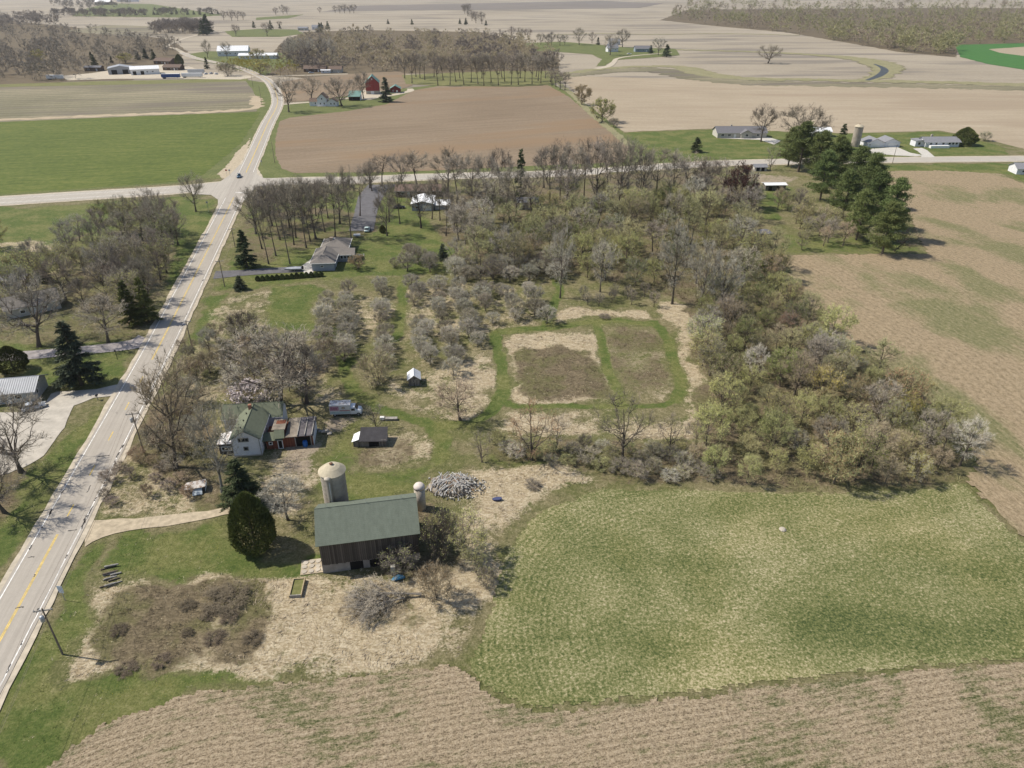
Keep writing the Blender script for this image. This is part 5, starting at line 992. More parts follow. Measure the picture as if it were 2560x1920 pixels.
# ---- sheds
s0 = G(1022, 966); sh = thing('shed', 'small grey board shed with a bright white tin roof', 'shed', (s0.x, s0.y, 0), R(8)); gable(sh, 0, 2.6, 0, 3.2, 1.75, .95, W_old, M_tinw, 'y', .25, .07, 0., None, .6); win(sh, (1.2, 0, 1.3), X, NY, .35, .5, M_woodg); door(sh, (1.9, 0, .85), X, NY, .7, 1.6, W_old, M_woodg)
s1 = G(882, 1118); bs = thing('shed', 'low shed with a black felt roof and white tin lean-to', 'shed', (s1.x, s1.y, 0), R(3)); part('wall', W_old, bs, lambda m: m.box(1.5, 6.6, 0, 3.2, 0, 1.5)); part('roof', S_black, bs, lambda m: m.slab([(1.35, -.4, 1.55), (6.9, -.3, 1.35), (6.7, 3.5, 2.35), (1.35, 3.5, 2.4)], .1)); part('lean_to_roof', M_tinw, bs, lambda m: m.slab([(-.1, -.2, 1.35), (1.33, -.1, 1.8), (1.33, 2.7, 2.0), (.1, 2.3, 1.6)], .06)); part('lean_to_wall', W_old, bs, lambda m: m.box(.15, 1.5, .05, 2.2, 0, 1.35)); part('doorway', M_dark, bs, lambda m: m.box(3.2, 5.2, -.03, .1, .05, 1.2))
s2 = G(462, 1238); rn = thing('wrecked_shed', 'collapsed wreck of a small shed with a peeling rusty roof', 'shed', (s2.x, s2.y, 0), R(12)); part('roof', seam_mat('rusted_sheet', (.48, .45, .42), .1, .7, 1.0), rn, lambda m: m.slab([(-.1, .2, .95), (3.6, .1, 1.25), (3.5, 2.2, 1.45), (0, 2.2, 1.1)], .06)); part('panel', mat('pale_blue_panel', (.48, .54, .58), .2, 1.5), rn, lambda m: m.slab([(1.4, -.7, .15), (3.1, -.6, .2), (3.0, .5, .95), (1.5, .4, .9)], .05)); part('wall', W_old, rn, lambda m: m.box(.1, 3.4, .5, 2.0, 0, .85)); part('end_panel', mat('pale_end', (.6, .62, .62), .2, 2), rn, lambda m: m.slab([(3.45, .2, .1), (3.65, .3, 1.3), (3.65, 1.7, 1.4), (3.45, 1.8, .1)], .05))
# ---- left house with metal roof
l0 = G(92, 1003); lh = thing('house', 'grey block house with a ribbed metal roof left of the road', 'house', (l0.x, l0.y, 0), R(11)); gable(lh, -16, 0, 0, 7.0, 2.75, 1.6, W_block, M_tin, 'x', .55, .08, 0., M_steel, .45); win(lh, (0, 3.6, 3.3), Y_, X, 1.0, .7, M_trim); win(lh, (0, 1.6, 1.7), Y_, X, .9, 1.0, M_trim); win(lh, (-3.2, 0, 1.5), X, NY, 1.4, 1.1); win(lh, (-7.5, 0, 1.5), X, NY, 1.4, 1.1); door(lh, (-5.3, 0, 1.05), X, NY, .95, 2.0)
for (u, v, lab, L_, W2, hw_, ri, wl, rf, rz) in ((20, 800, 'brown-roofed house half hidden by trees at far left', 13, 8, 2.9, 2.0, W_cream, S_grey, R(38)), (262, 690, 'small brown-roofed cabin among the trees left of the road', 5, 4, 2.1, 1.1, W_brown, S_brown, R(30)), (5, 715, 'dark low outbuilding at the left picture edge', 7, 4, 2, .9, W_brown, S_dgrey, R(5))):
    p = G(u, v); t = thing('house' if L_ > 8 else 'cabin', lab, 'house' if L_ > 8 else 'cabin', (p.x, p.y, 0), rz); gable(t, 0, L_, 0, W2, hw_, ri, wl, rf, 'x', .5); win(t, (L_ * .3, 0, 1.4), X, NY, 1.2, .9); win(t, (L_ * .7, 0, 1.4), X, NY, 1.2, .9); door(t, (L_ * .5, 0, 1.), X, NY, .9, 1.9)
# ---- brick-and-grey hipped house
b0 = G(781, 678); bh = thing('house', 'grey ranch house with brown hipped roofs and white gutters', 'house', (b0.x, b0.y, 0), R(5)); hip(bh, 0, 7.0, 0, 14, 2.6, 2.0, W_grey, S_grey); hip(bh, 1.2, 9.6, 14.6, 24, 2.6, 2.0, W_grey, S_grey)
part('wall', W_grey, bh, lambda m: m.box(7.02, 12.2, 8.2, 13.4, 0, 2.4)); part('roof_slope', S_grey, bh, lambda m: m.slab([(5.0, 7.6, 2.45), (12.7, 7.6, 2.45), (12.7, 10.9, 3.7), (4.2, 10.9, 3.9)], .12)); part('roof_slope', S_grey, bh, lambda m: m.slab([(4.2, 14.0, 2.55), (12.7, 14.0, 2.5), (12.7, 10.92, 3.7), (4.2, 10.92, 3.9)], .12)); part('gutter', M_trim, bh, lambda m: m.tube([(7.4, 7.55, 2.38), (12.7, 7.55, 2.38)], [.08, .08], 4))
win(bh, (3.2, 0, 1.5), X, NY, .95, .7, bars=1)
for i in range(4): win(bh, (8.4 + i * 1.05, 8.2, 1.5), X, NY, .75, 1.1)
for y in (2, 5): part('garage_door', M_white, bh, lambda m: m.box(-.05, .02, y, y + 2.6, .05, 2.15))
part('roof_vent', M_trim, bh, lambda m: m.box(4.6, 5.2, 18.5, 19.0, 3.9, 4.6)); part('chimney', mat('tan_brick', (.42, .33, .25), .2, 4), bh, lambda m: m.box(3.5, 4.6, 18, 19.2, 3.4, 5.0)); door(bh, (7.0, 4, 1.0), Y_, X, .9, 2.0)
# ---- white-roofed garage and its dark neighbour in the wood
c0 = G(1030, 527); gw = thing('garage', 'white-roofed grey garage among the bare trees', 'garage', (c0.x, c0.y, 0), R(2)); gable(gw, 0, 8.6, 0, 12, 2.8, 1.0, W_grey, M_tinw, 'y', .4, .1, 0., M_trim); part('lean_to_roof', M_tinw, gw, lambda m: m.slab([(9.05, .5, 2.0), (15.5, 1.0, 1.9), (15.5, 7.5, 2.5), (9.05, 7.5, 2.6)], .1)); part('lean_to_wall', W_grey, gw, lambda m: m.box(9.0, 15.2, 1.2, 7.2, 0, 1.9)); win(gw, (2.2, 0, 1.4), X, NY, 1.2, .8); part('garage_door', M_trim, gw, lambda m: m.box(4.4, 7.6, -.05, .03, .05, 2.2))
c1 = G(990, 493); dn = thing('house', 'dark brown low house behind the white-roofed garage', 'house', (c1.x, c1.y, 0), R(2)); gable(dn, 0, 19, 0, 9, 2.7, 1.6, W_brown, S_brown, 'x', .5); win(dn, (3, 0, 1.5), X, NY, 1.6, 1.0); win(dn, (8, 0, 1.5), X, NY, 1.6, 1.0); door(dn, (5.4, 0, 1.0), X, NY, .95, 2.0)
c2 = G(1290, 525); wl = thing('shed', 'pale board shed hidden in the wood', 'shed', (c2.x, c2.y, 0), R(4)); gable(wl, 0, 9, 0, 5, 3.0, 1.3, M_conc2, S_lgrey, 'x', .3, .1, 0., None); door(wl, (3, 0, 1.), X, NY, 1.2, 1.9, W_old)
# ---- houses along the right road
d0 = G(1793, 345); rh = thing('house', 'long grey-roofed ranch house right of the ploughed field', 'house', (d0.x, d0.y, 0), R(1)); gable(rh, 0, 29, 0, 11, 3.0, 2.6, W_cream, S_dgrey, 'x', .6)
gable(rh, 13.5, 20, -1.6, 4, 2.9, 1.7, W_cream, S_dgrey, 'y', .5); [win(rh, (x, 0, 1.6), X, NY, 1.6, 1.3, bars=1) for x in (3, 7, 24)]; door(rh, (10.3, 0, 1.1), X, NY, 1.1, 2.1); win(rh, (16.8, -1.6, 1.7), X, NY, 1.6, 1.4, bars=1); part('chimney', M_conc2, rh, lambda m: m.box(9, 9.9, 6.2, 7, 4.6, 6.4))
d1 = G(2030, 342); wg = thing('shed', 'white shed behind the pines with a bright metal roof', 'shed', (d1.x, d1.y, 0), R(-4)); gable(wg, 0, 11, 0, 9, 3.2, 1.6, W_white, M_tinw, 'x', .4, .1, 0., M_trim); part('garage_door', M_trim, wg, lambda m: m.box(3, 7, -.06, .03, .05, 2.4))
d2 = G(2168, 369); gd = thing('garage', 'double white garage with grey roofs beside the far silo', 'garage', (d2.x, d2.y, 0), R(3)); gable(gd, 0, 9.2, 0, 9, 2.7, 1.9, W_white, S_lgrey, 'y', .5); gable(gd, 9.5, 18.6, .6, 9.6, 2.7, 1.9, W_white, S_lgrey, 'y', .5); [part('garage_door', M_trim, gd, lambda m: m.box(x, x + 4.6, y - .07, y + .02, .05, 2.2)) for x, y in ((2.3, 0), (11.8, .6))]; win(gd, (1.2, 0, 1.5), X, NY, .8, .8)
d3 = G(2312, 368); wr = thing('house', 'long white ranch house with pale grey roof at far right', 'house', (d3.x, d3.y, 0), R(2)); gable(wr, 0, 19, 0, 9, 2.9, 1.8, W_white, S_lgrey, 'x', .8); part('deck', M_white, wr, lambda m: m.box(1.5, 12, -3.2, -.1, 0, 1.3)); part('patio_roof', S_lgrey, wr, lambda m: m.slab([(-5, 1, 3.3), (-.9, 1, 3.6), (-.9, 8, 3.6), (-5, 8, 3.3)], .12)); part('patio_wall', W_white, wr, lambda m: m.box(-4.6, 0, 2, 7.5, 0, 3.2)); [win(wr, (x, 0, 1.9), X, NY, 1.3, 1.2) for x in (3, 6, 10, 13.5, 15.5, 17.5)]; win(wr, (-2.5, 2, 1.6), X, NY, 1.4, 1.4); part('chimney', M_conc2, wr, lambda m: m.box(5, 6, 5, 5.8, 4, 5.9))
d4 = G(2540, 436); er = thing('house', 'white house cut off by the right picture edge', 'house', (d4.x, d4.y, 0), R(-6)); gable(er, 0, 14, 0, 8, 2.8, 1.8, W_white, S_lgrey, 'x', .5); win(er, (3, 0, 1.5), X, NY, 1.4, 1.); win(er, (9, 0, 1.5), X, NY, 1.4, 1.)
for (u, v, lab, L_, W2, hw_, ri, wl_, rf) in ((1913, 477, 'small open-sided shed with a white flat roof on the back lawn', 9.0, 4.2, 2.5, .45, W_old, M_tinw), (1886, 428, 'little grey-white pavilion by the cross road', 6.0, 4, 2.0, .9, W_cream, S_lgrey)):
    p = G(u, v); t = thing('shed', lab, 'shed', (p.x, p.y, 0), R(3)); gable(t, 0, L_, 0, W2, hw_, ri, wl_, rf, 'x', .5, .1, 0., None); [part('doorway', M_dark, t, lambda m: m.box(x, x + 1.6, -.04, .05, .1, 1.9)) for x in (L_ * .15, L_ * .55)]
e0 = G(1900, 600); gz = thing('gazebo', 'dark green hip-roofed gazebo at the wood edge', 'gazebo', (e0.x, e0.y, 0), R(6)); hip(gz, 0, 4.2, 0, 4.2, 2.2, 1.1, mat('dark_green_boards', (.03, .05, .04), .3, 2), S_dgrey, .5, 0., None); part('doorway', M_dark, gz, lambda m: m.box(1.4, 2.6, -.04, .04, .05, 1.9)); win(gz, (3.4, 0, 1.3), X, NY, .7, .7, M_woodg)
# ---- red barn farm
f0 = G(916, 236); rb = thing('barn', 'tall red barn with a teal roof on the far farm', 'barn', (f0.x, f0.y, 0), R(8)); part('foundation', W_stone, rb, lambda m: m.box(-.05, 10.65, -.05, 15, 0, 2.6)); gable(rb, 0, 10.6, 0, 15, 9.0, 4.8, W_red, S_teal, 'y', .6, .2, 2.6); part('barn_door', M_white, rb, lambda m: m.box(3.8, 6.4, -.12, -.06, .1, 2.4)); [win(rb, (x, -.05, 1.6), X, NY, .8, .6) for x in (1.2, 2.2, 3.0)]; part('gable_vent', M_white, rb, lambda m: m.box(4.9, 5.7, -.1, .02, 11, 11.9))
f1 = G(976, 233); r2 = thing('outbuilding', 'low red outbuilding with a white and teal roof beside the red barn', 'shed', (f1.x, f1.y, 0), R(5)); gable(r2, 0, 8.2, 0, 9, 3.6, 2.2, W_red, S_teal, 'y', .5); win(r2, (2.5, 0, 2), X, NY, 1, .8); door(r2, (5.5, 0, 1.1), X, NY, 1.2, 2.1); part('foundation', W_stone, r2, lambda m: m.box(-.06, 8.26, -.06, 9, 0, .8))
f2 = G(872, 252); g3 = thing('machine_shed', 'open machine shed with a large teal roof near the farmhouse', 'shed', (f2.x, f2.y, 0), R(3)); part('wall', W_brown, g3, lambda m: m.box(0, 8.8, .4, 9, 0, 3)); part('roof', S_teal, g3, lambda m: m.slab([(-.4, -.4, 3.0), (9.2, -.4, 3.0), (9.2, 9.5, 6.2), (-.4, 9.5, 6.2)], .15)); part('side_wall', M_white, g3, lambda m: m.box(8.82, 8.95, 0, 9.2, 0, 3.9)); [part('opening', M_dark, g3, lambda m: m.box(x, x + 2.4, .34, .41, .05, 2.5)) for x in (.4, 3.2, 6.0)]
f3 = G(774, 266); fh = thing('farmhouse', 'white farmhouse with a brown roof and low wings by the road bend', 'house', (f3.x, f3.y, 0), R(2)); gable(fh, 0, 6, 1, 7, 3.2, 2.0, W_white, S_brown, 'x', .3); gable(fh, 6, 13, 0, 8, 5.6, 3.2, W_white, S_brown, 'y', .4); gable(fh, 13.2, 20.5, -.8, 6, 3.3, 2.2, W_white, S_brown, 'y', .4); [win(fh, c, X, NY, .9, 1.2) for c in ((4.3, 1, 2), (8.2, 0, 1.9), (11, 0, 1.9), (9.4, 0, 5.2), (16, -.8, 1.9), (18.4, -.8, 1.9))]; part('porch_step', M_conc, fh, lambda m: m.box(6, 12.6, -1.8, -.05, 0, .4))
# ---- sheds and houses of the yard at the upper left
h0 = G(272, 187); wh = thing('workshop', 'long white metal workshop in the far yard', 'workshop', (h0.x, h0.y, 0), R(24)); gable(wh, 0, 22, 0, 20, 5.5, 2.2, M_tin, M_tin, 'y', .3, .12, 0., M_trim); [part('door_opening', M_dark, wh, lambda m: m.box(x, x + 5, -.06, .05, .1, 4.2)) for x in (3, 13)]
h1 = G(328, 188); w2 = thing('workshop', 'bright white-roofed workshop in front of the long grey one', 'workshop', (h1.x, h1.y, 0), R(24)); gable(w2, 0, 26, 0, 15, 5, 2.4, M_white, M_tinw, 'x', .4, .12, 0., M_trim); [part('door_opening', M_dark, w2, lambda m: m.box(x, x + 3, -.06, .05, .1, 3.4)) for x in (2, 9)]; [win(w2, (x, 0, 2.5), X, NY, 1.4, 1.0) for x in (15, 20)]
for (u, v, lab, L_, W2, hw_, ri, wl_, rf, rz) in ((385, 160, 'brown-roofed bungalow behind the workshops, upper one', 21, 12, 3.5, 2.6, W_brown, S_brown, R(-12)), (408, 176, 'brown-roofed bungalow behind the trailers, lower one', 18, 11, 3.2, 2.2, W_brown, S_brown, R(-2)), (545, 141, 'large white hip-ended barn by the far road', 36, 22, 6, 5, W_white, M_tinw, R(10)), (597, 148, 'long low white barn beside the far road', 44, 14, 4, 2, W_white, M_tinw, R(6)),
        (760, 180, 'brown ranch house at the edge of the central wood', 22, 11, 3.2, 2.4, W_brown, S_brown, R(2)), (824, 182, 'pale double garage at the edge of the central wood', 12, 10, 3.4, 2.4, W_cream, S_brown, R(2)), (803, 183, 'white camper shed beside the pale garage', 9, 3, 2.8, .4, W_white, M_tinw, R(2)),
        (212, 178, 'dark open shed left of the workshops', 16, 9, 3.6, 1.2, W_brown, S_dgrey, R(5)), (1588, 130, 'blue-grey farmhouse on the far right lawn', 22, 12, 4, 3, mat('slate_blue_siding', (.26, .31, .36), .1, 1), S_dgrey, R(2)), (1520, 130, 'small white farm cottage behind bare trees', 14, 10, 5, 4, W_white, S_lgrey, R(12)), (1523, 112, 'pale grey shed behind the far cottage', 16, 10, 5, 3, M_steel, S_lgrey, R(5)),
        (238, 12, 'farthest red-brown farm barn at the top left', 60, 26, 10, 10, W_brown, M_tinw, R(4)), (292, 4, 'farthest long white farm building at the top left', 90, 30, 9, 8, W_white, M_tinw, R(4)), (780, 74, 'white house on the wooded ridge', 20, 10, 5, 3, W_white, S_lgrey, R(0)), (745, 76, 'low tan shed on the wooded ridge', 18, 9, 4, 2, W_cream, S_lgrey, R(0))):
    p = G(u, v); nm = 'house' if any(k in lab for k in ('house', 'cottage', 'bungalow')) else 'farm_building'; t = thing(nm, lab, 'house' if nm == 'house' else 'building', (p.x, p.y, 0), rz); gable(t, 0, L_, 0, W2, hw_, ri, wl_, rf, 'x', .6)
    n = max(2, int(L_ / 6)); [win(t, (L_ * (i + .5) / n, 0, hw_ * .5), X, NY, 1.4, 1.2) for i in range(n)]; door(t, (L_ * .5 + L_ / n * .5, 0, 1.1), X, NY, 1.2, 2.1)
# ================================================================== VEHICLES
def wheel(root, x, y, r=.34, w=.22, n=14):
    t = MB(); t.loft([[(x + q * math.cos(6.2832 * k / n), yy, r + q * math.sin(6.2832 * k / n)) for k in range(n)] for q, yy in ((r * .6, y - w / 2), (r, y - w / 2 + .02), (r, y + w / 2 - .02), (r * .6, y + w / 2))]); o = t.build('wheel', M_rubber, root)
    s = MB(); s.loft([[(x + r * .55 * math.cos(6.2832 * k / 10), yy, r + r * .55 * math.sin(6.2832 * k / 10)) for k in range(10)] for yy in (y - w / 2 - .01, y + w / 2 + .01)]); s.build('rim', M_rim, o)
def sect(x, hw, z0, z1, rnd=.12): return [(x, -hw, z0), (x, hw, z0), (x, hw + .02, (z0 + z1) / 2), (x, hw - rnd, z1), (x, -hw + rnd, z1), (x, -hw - .02, (z0 + z1) / 2)]
def car(loc, rz, label, paint, L=4.7, W=1.85, suv=.0, roofp=None):
    t = thing('car', label, 'car', loc, rz); h = L / 2; w = W / 2
    part('body', paint, t, lambda m: m.loft([sect(-h, w - .15, .32, .62), sect(-h + .15, w - .03, .22, .82), sect(-h + 1.1, w, .2, .92), sect(h - 1.4, w, .2, .9), sect(h - .2, w - .05, .22, .74), sect(h, w - .2, .32, .58)]), True)
    part('cabin_glass', M_glass, t, lambda m: m.loft([sect(-h + .45 - suv * .2, w - .2, .86, .9), sect(-h + 1.05 - suv * .5, w - .24, .86, 1.38), sect(h - 2.25, w - .26, .86, 1.42), sect(h - 1.35, w - .2, .86, .9)]), True)
    part('roof', roofp or paint, t, lambda m: m.loft([sect(-h + 1.0 - suv * .5, w - .27, 1.36, 1.42), sect(-h + 1.6, w - .22, 1.4, 1.48), sect(h - 2.35, w - .24, 1.38, 1.46)]), True)
    for x in (-h + .95, h - .95):
        for y in (-w + .1, w - .1): wheel(t, x, y)
    for y in (-.6, .6): part('headlight', M_trim, t, lambda m: m.box(h - .12, h - .02, y - .2, y + .2, .58, .72)); part('tail_light', mat('red_lens', (.4, .02, .02), .1, 2, .3), t, lambda m: m.box(-h + .02, -h + .1, y - .18, y + .18, .62, .76))
    return t
P_blue = mat('dark_blue_paint', (.05, .10, .15), .08, 1, .3, 0, .2, False, .5); P_silver = mat('silver_paint', (.46, .49, .53), .06, 1, .3, 0, .3, False, .5); P_mint = mat('pale_mint_paint', (.52, .64, .62), .06, 1, .35, 0, 0, False, .5); P_black = mat('black_paint', (.02, .02, .024), .08, 1, .25, 0, .1, False, .5); P_white = mat('white_vehicle_paint', (.75, .75, .75), .06, 1, .35, 0, 0, False, .5)
p = G(598, 444); car((p.x, p.y, .2), R(-76), 'dark blue car waiting at the junction stop line', P_blue, suv=.6)
p = G(86, 1022); car((p.x, p.y, .09), R(35), 'silver car parked on the gravel drive by the metal-roofed house', P_silver)
p = G(918, 577); car((p.x, p.y, .09), R(96), 'pale mint old saloon at the end of the asphalt yard', P_mint, 5.0, 1.9)
p = G(998, 521); car((p.x, p.y, .05), R(4), 'black car beside the white-roofed garage', P_black, 4.9, 1.9, .5)
p = G(1573, 136); car((p.x, p.y, .12), R(5), 'white car on the far farm track', P_white, 6.0, 2.4)
for i, (u, v, lab) in enumerate(((515, 186, 'white van among the yard vehicles, left one'), (528, 185, 'pale van among the yard vehicles, middle one'), (541, 186, 'white van among the yard vehicles, right one'))): p = G(u, v); car((p.x, p.y, .12), R(80 + i * 7), lab, P_white if i != 1 else P_silver, 5.4, 2.2, .8)
p = G(778, 183); car((p.x, p.y, .12), R(15), 'pale pickup parked by the brown ranch house', P_silver, 5.2, 2.1, .6)
# box truck
b1 = G(826, 1043); bt = thing('box_truck', 'old white box truck with faded pink lettering panels by the garage', 'truck', (b1.x, b1.y, 0), R(4)); bx = 4.3
part('cargo_box', mat('faded_white_box', (.62, .60, .57), .15, .8, .7), bt, lambda m: m.box(0, bx, 0, 2.2, .62, 2.75)); part('box_roof', M_tinr, bt, lambda m: m.box(-.02, bx + .02, -.02, 2.22, 2.76, 2.80)); part('side_panel', mat('faded_pink', (.42, .22, .27), .3, 3, .8), bt, lambda m: m.box(.1, 1.95, -.012, 0, 1.55, 2.55)); part('side_stripe', mat('faded_teal', (.42, .52, .50), .25, 3, .8), bt, lambda m: m.box(.1, bx - .1, -.011, 0, .75, 1.3)); part('side_stripe', mat('faded_red', (.40, .20, .20), .3, 3, .8), bt, lambda m: m.box(2.1, bx - .1, -.010, 0, 1.4, 1.62))
part('emblem', mat('emblem_brown', (.22, .13, .09), .3, 5, .8), bt, lambda m: m.loft([[(2.9 + .34 * math.cos(k * .5236), yy, 2.15 + .26 * math.sin(k * .5236)) for k in range(12)] for yy in (-.02, 0)])); part('emblem_ring', mat('emblem_cream', (.6, .52, .38), .1, 5, .8), bt, lambda m: m.loft([[(2.9 + .22 * math.cos(k * .5236), yy, 2.15 + .15 * math.sin(k * .5236)) for k in range(12)] for yy in (-.03, 0)])); part('lettering', mat('lettering_maroon', (.25, .07, .10), .2, 5, .8), bt, lambda m: [m.box(.35 + i * .26, .5 + i * .26, -.02, 0, 1.85, 2.2 - .06 * (i % 2)) for i in range(5)])
part('frame', M_black, bt, lambda m: m.box(.1, 6.0, .5, 1.7, .4, .6)); part('cab', P_white, bt, lambda m: m.loft([[(x, .12, .5), (x, 2.08, .5), (x, 2.1, z * .6 + .2), (x, 1.95, z), (x, .25, z), (x, .1, z * .6 + .2)] for x, z in ((bx + .03, 2.1), (bx + .9, 2.12), (bx + 1.45, 1.45), (bx + 2.1, 1.3), (bx + 2.2, .95))])); part('windscreen', M_glass, bt, lambda m: m.slab([(bx + .97, .3, 2.08), (bx + .97, 1.9, 2.08), (bx + 1.47, 1.9, 1.49), (bx + 1.47, .3, 1.49)], .02)); part('side_window', M_glass, bt, lambda m: m.box(bx + .2, bx + .95, .07, .12, 1.35, 1.85)); part('bumper', M_steel, bt, lambda m: m.box(bx + 2.15, bx + 2.3, .1, 2.1, .4, .65))
for x in (1.0, bx + 1.6):
    for y in (.2, 2.0): wheel(bt, x, y, .4, .28)
for y in (.4, 1.8): part('headlight', M_trim, bt, lambda m: m.box(bx + 2.16, bx + 2.24, y - .14, y + .14, .78, .98))
def trailer(u, v, rz, label, L, side, roof):
    p = G(u, v); t = thing('semi_trailer', label, 'trailer', (p.x, p.y, .1), rz); part('box', side, t, lambda m: m.box(0, L, 0, 2.6, 1.1, 4.0)); part('roof', roof, t, lambda m: m.box(-.03, L + .03, -.03, 2.63, 4.02, 4.1)); part('chassis', M_black, t, lambda m: m.box(.5, L - .3, .7, 1.9, .8, 1.08)); [wheel(t, x, y, .5, .3) for x in (1.6, 2.9) for y in (.3, 2.3)]; [part('landing_leg', M_steel, t, lambda m: m.box(L - 2.5, L - 2.3, y, y + .15, 0, .82)) for y in (.4, 2.0)]; part('corner_post', M_steel, t, lambda m: m.box(L - .1, L + .06, -.06, .08, 1.1, 4.0))
trailer(404, 197, R(5), 'semi-trailer with dark blue sides in the far yard', 17, mat('trailer_blue', (.03, .07, .22), .1, .5, .5), M_tinw); trailer(455, 195, R(5), 'long white semi-trailer next to the blue one', 19, P_white, M_tinw); trailer(117, 200, R(3), 'white trailer box at the left end of the yard', 15, P_white, M_tinw); trailer(470, 185, R(2), 'grey-white trailer parked behind the long white one', 16, P_silver, M_tin)
# boat on its trailer
p = G(712, 681); bo = thing('boat', 'grey covered boat with black outboard on a trailer in the drive', 'boat', (p.x, p.y, .09), R(6)); part('hull', mat('boat_grey', (.30, .32, .35), .1, 1, .4), bo, lambda m: m.loft([[(x, 1.0 - w, .5), (x, 1.0 + w, .5), (x, 1.0 + w * 1.25, .95), (x, 1.0 - w * 1.25, .95)] for x, w in ((-.2, .06), (.8, .5), (2, .75), (5.2, .8))])); part('cover', mat('boat_cover', (.34, .36, .39), .15, 1, .9), bo, lambda m: m.loft([[(x, 1.0 - w, .96), (x, 1.0 + w, .96), (x, 1.0, z)] for x, w, z in ((-.1, .1, 1.0), (1.2, .75, 1.15), (3.4, .95, 1.4), (5.1, .95, 1.2))])); part('outboard', M_black, bo, lambda m: m.loft([[(5.25, .8, .4), (5.25, 1.2, .4), (5.25, 1.2, 1.5), (5.25, .8, 1.5)], [(5.8, .85, .5), (5.8, 1.15, .5), (5.8, 1.15, 1.4), (5.8, .85, 1.4)]])); part('trailer_frame', M_steel, bo, lambda m: [m.box(-1.2, 5, .9, 1.1, .36, .46), m.box(3, 3.2, .1, 1.9, .36, .46)]); [wheel(bo, 3.1, y, .3, .2) for y in (.1, 1.9)]
p = G(884, 594); ut = thing('utility_trailer', 'small white-covered trailer near the mint saloon', 'trailer', (p.x, p.y, 0), R(5)); part('bed', M_white, ut, lambda m: m.loft([[(0, 0, .5), (0, 1.3, .5), (0, 1.3, 1.0), (0, 0, 1.0)], [(2.4, 0, .5), (2.4, 1.3, .5), (2.4, 1.25, 1.05), (2.4, .05, 1.05)]])); part('drawbar', M_steel, ut, lambda m: m.box(2.4, 3.5, .58, .72, .45, .55)); [wheel(ut, 1.2, y, .3, .18) for y in (-.1, 1.4)]
# ================================================================== POLES, WIRES, SIGNS
def upole(u, v, vt, label, arm=True, xf=False, ang=0.):
    p = G(u, v); h = height(u, v, vt); t = thing('utility_pole', label, 'utility pole', (p.x, p.y, 0), ang); part('pole', M_pole, t, lambda m: m.tube([(0, 0, -.1), (0, 0, h * .5), (0, 0, h)], [.14, .12, .09], 8))
    if arm:
        a = part('crossarm', M_woodg, t, lambda m: m.box(-1.15, 1.15, -.07, .07, h - .45, h - .3)); [part('insulator', M_trim, a, lambda m: m.lathe([(.05, h - .3), (.07, h - .2), (.03, h - .1)], 8, (x, 0, 0))) for x in (-1.05, -.4, 1.05)]
    if xf: part('transformer', M_steel, t, lambda m: m.lathe([(.25, h - 1.9), (.28, h - 1.85), (.28, h - 1.0), (.12, h - .92)], 12, (-.25, -.4, 0)), True)
    return Vector((p.x, p.y, h))
PA = R(12); tops = [upole(157, 1636, 1521, 'utility pole with crossarm and transformer at lower left', xf=True, ang=PA), upole(361, 1134, 1031, 'utility pole beside the leaning bare tree', xf=True, ang=PA), upole(485, 886, 801, 'utility pole on the verge above the white house', ang=PA), upole(562, 717, 650, 'utility pole at the mouth of the paved drive', ang=PA), upole(588, 618, 570, 'utility pole left of the grove', ang=PA)]
upole(687, 407, 354, 'utility pole at the left edge of the ploughed field', False); upole(655, 263, 214, 'utility pole in the verge left of the road bend', False); upole(633, 219, 186, 'small far utility pole above the road bend', False); upole(2231, 408, 361, 'leaning utility pole by the right-hand road', True)
tops = [tops[0] * 2 - tops[1] + Vector((0, 0, 1.5))] + tops
wdir = Vector((math.cos(PA), math.sin(PA), 0))
for k, (o, dz, lab) in enumerate(((-1.05, -.1, 'overhead wire on the road side of the pole line'), (-.4, -.1, 'overhead wire in the middle of the pole line'), (1.05, -.1, 'overhead wire on the field side of the pole line'), (0, -2.2, 'lower cable slung along the pole line'))):
    m = MB()
    for a, b in zip(tops[:-1], tops[1:]):
        pts = [a.lerp(b, i / 8) + wdir * o + Vector((0, 0, dz - 1.1 * 4 * (i / 8) * (1 - i / 8))) for i in range(9)]; m.tube(pts, [.014 if dz > -1 else .02] * 9, 4)
    tag(m.build('overhead_wire', M_pole), lab, 'wire')
p = G(163, 1501); sg = thing('route_sign', 'pale square road sign on a thin post seen from behind', 'road sign', (p.x, p.y, 0), R(-8)); part('post', M_steel, sg, lambda m: m.box(-.04, .04, -.03, .03, 0, 2.9)); part('plate', mat('sign_plate', (.52, .60, .68), .1, 3, .5), sg, lambda m: m.box(-.45, .45, -.05, -.032, 1.95, 2.95)); part('plate', mat('sign_plate_small', (.6, .64, .68), .1, 3, .5), sg, lambda m: m.box(-.4, .4, -.05, -.032, 1.55, 1.9))
for (u, v, vt, lab) in ((522, 530, 505, 'road sign at the lower left corner of the junction'), (568, 441, 425, 'stop sign left of the junction, left one'), (576, 441, 425, 'warning sign left of the junction, right one'), (655, 415, 402, 'small sign at the upper right corner of the junction')):
    p = G(u, v); h = height(u, v, vt); t = thing('road_sign', lab, 'road sign', (p.x, p.y, 0), R(10)); part('post', M_steel, t, lambda m: m.box(-.05, .05, -.04, .04, 0, h)); part('plate', mat('red_sign', (.35, .05, .05), .1, 3, .5) if 'stop' in lab else M_steel, t, lambda m: m.loft([[(.45 * math.cos(.3927 + k * .7854), yy, h - .1 + .45 * math.sin(.3927 + k * .7854)) for k in range(8)] for yy in (-.08, -.045)]))
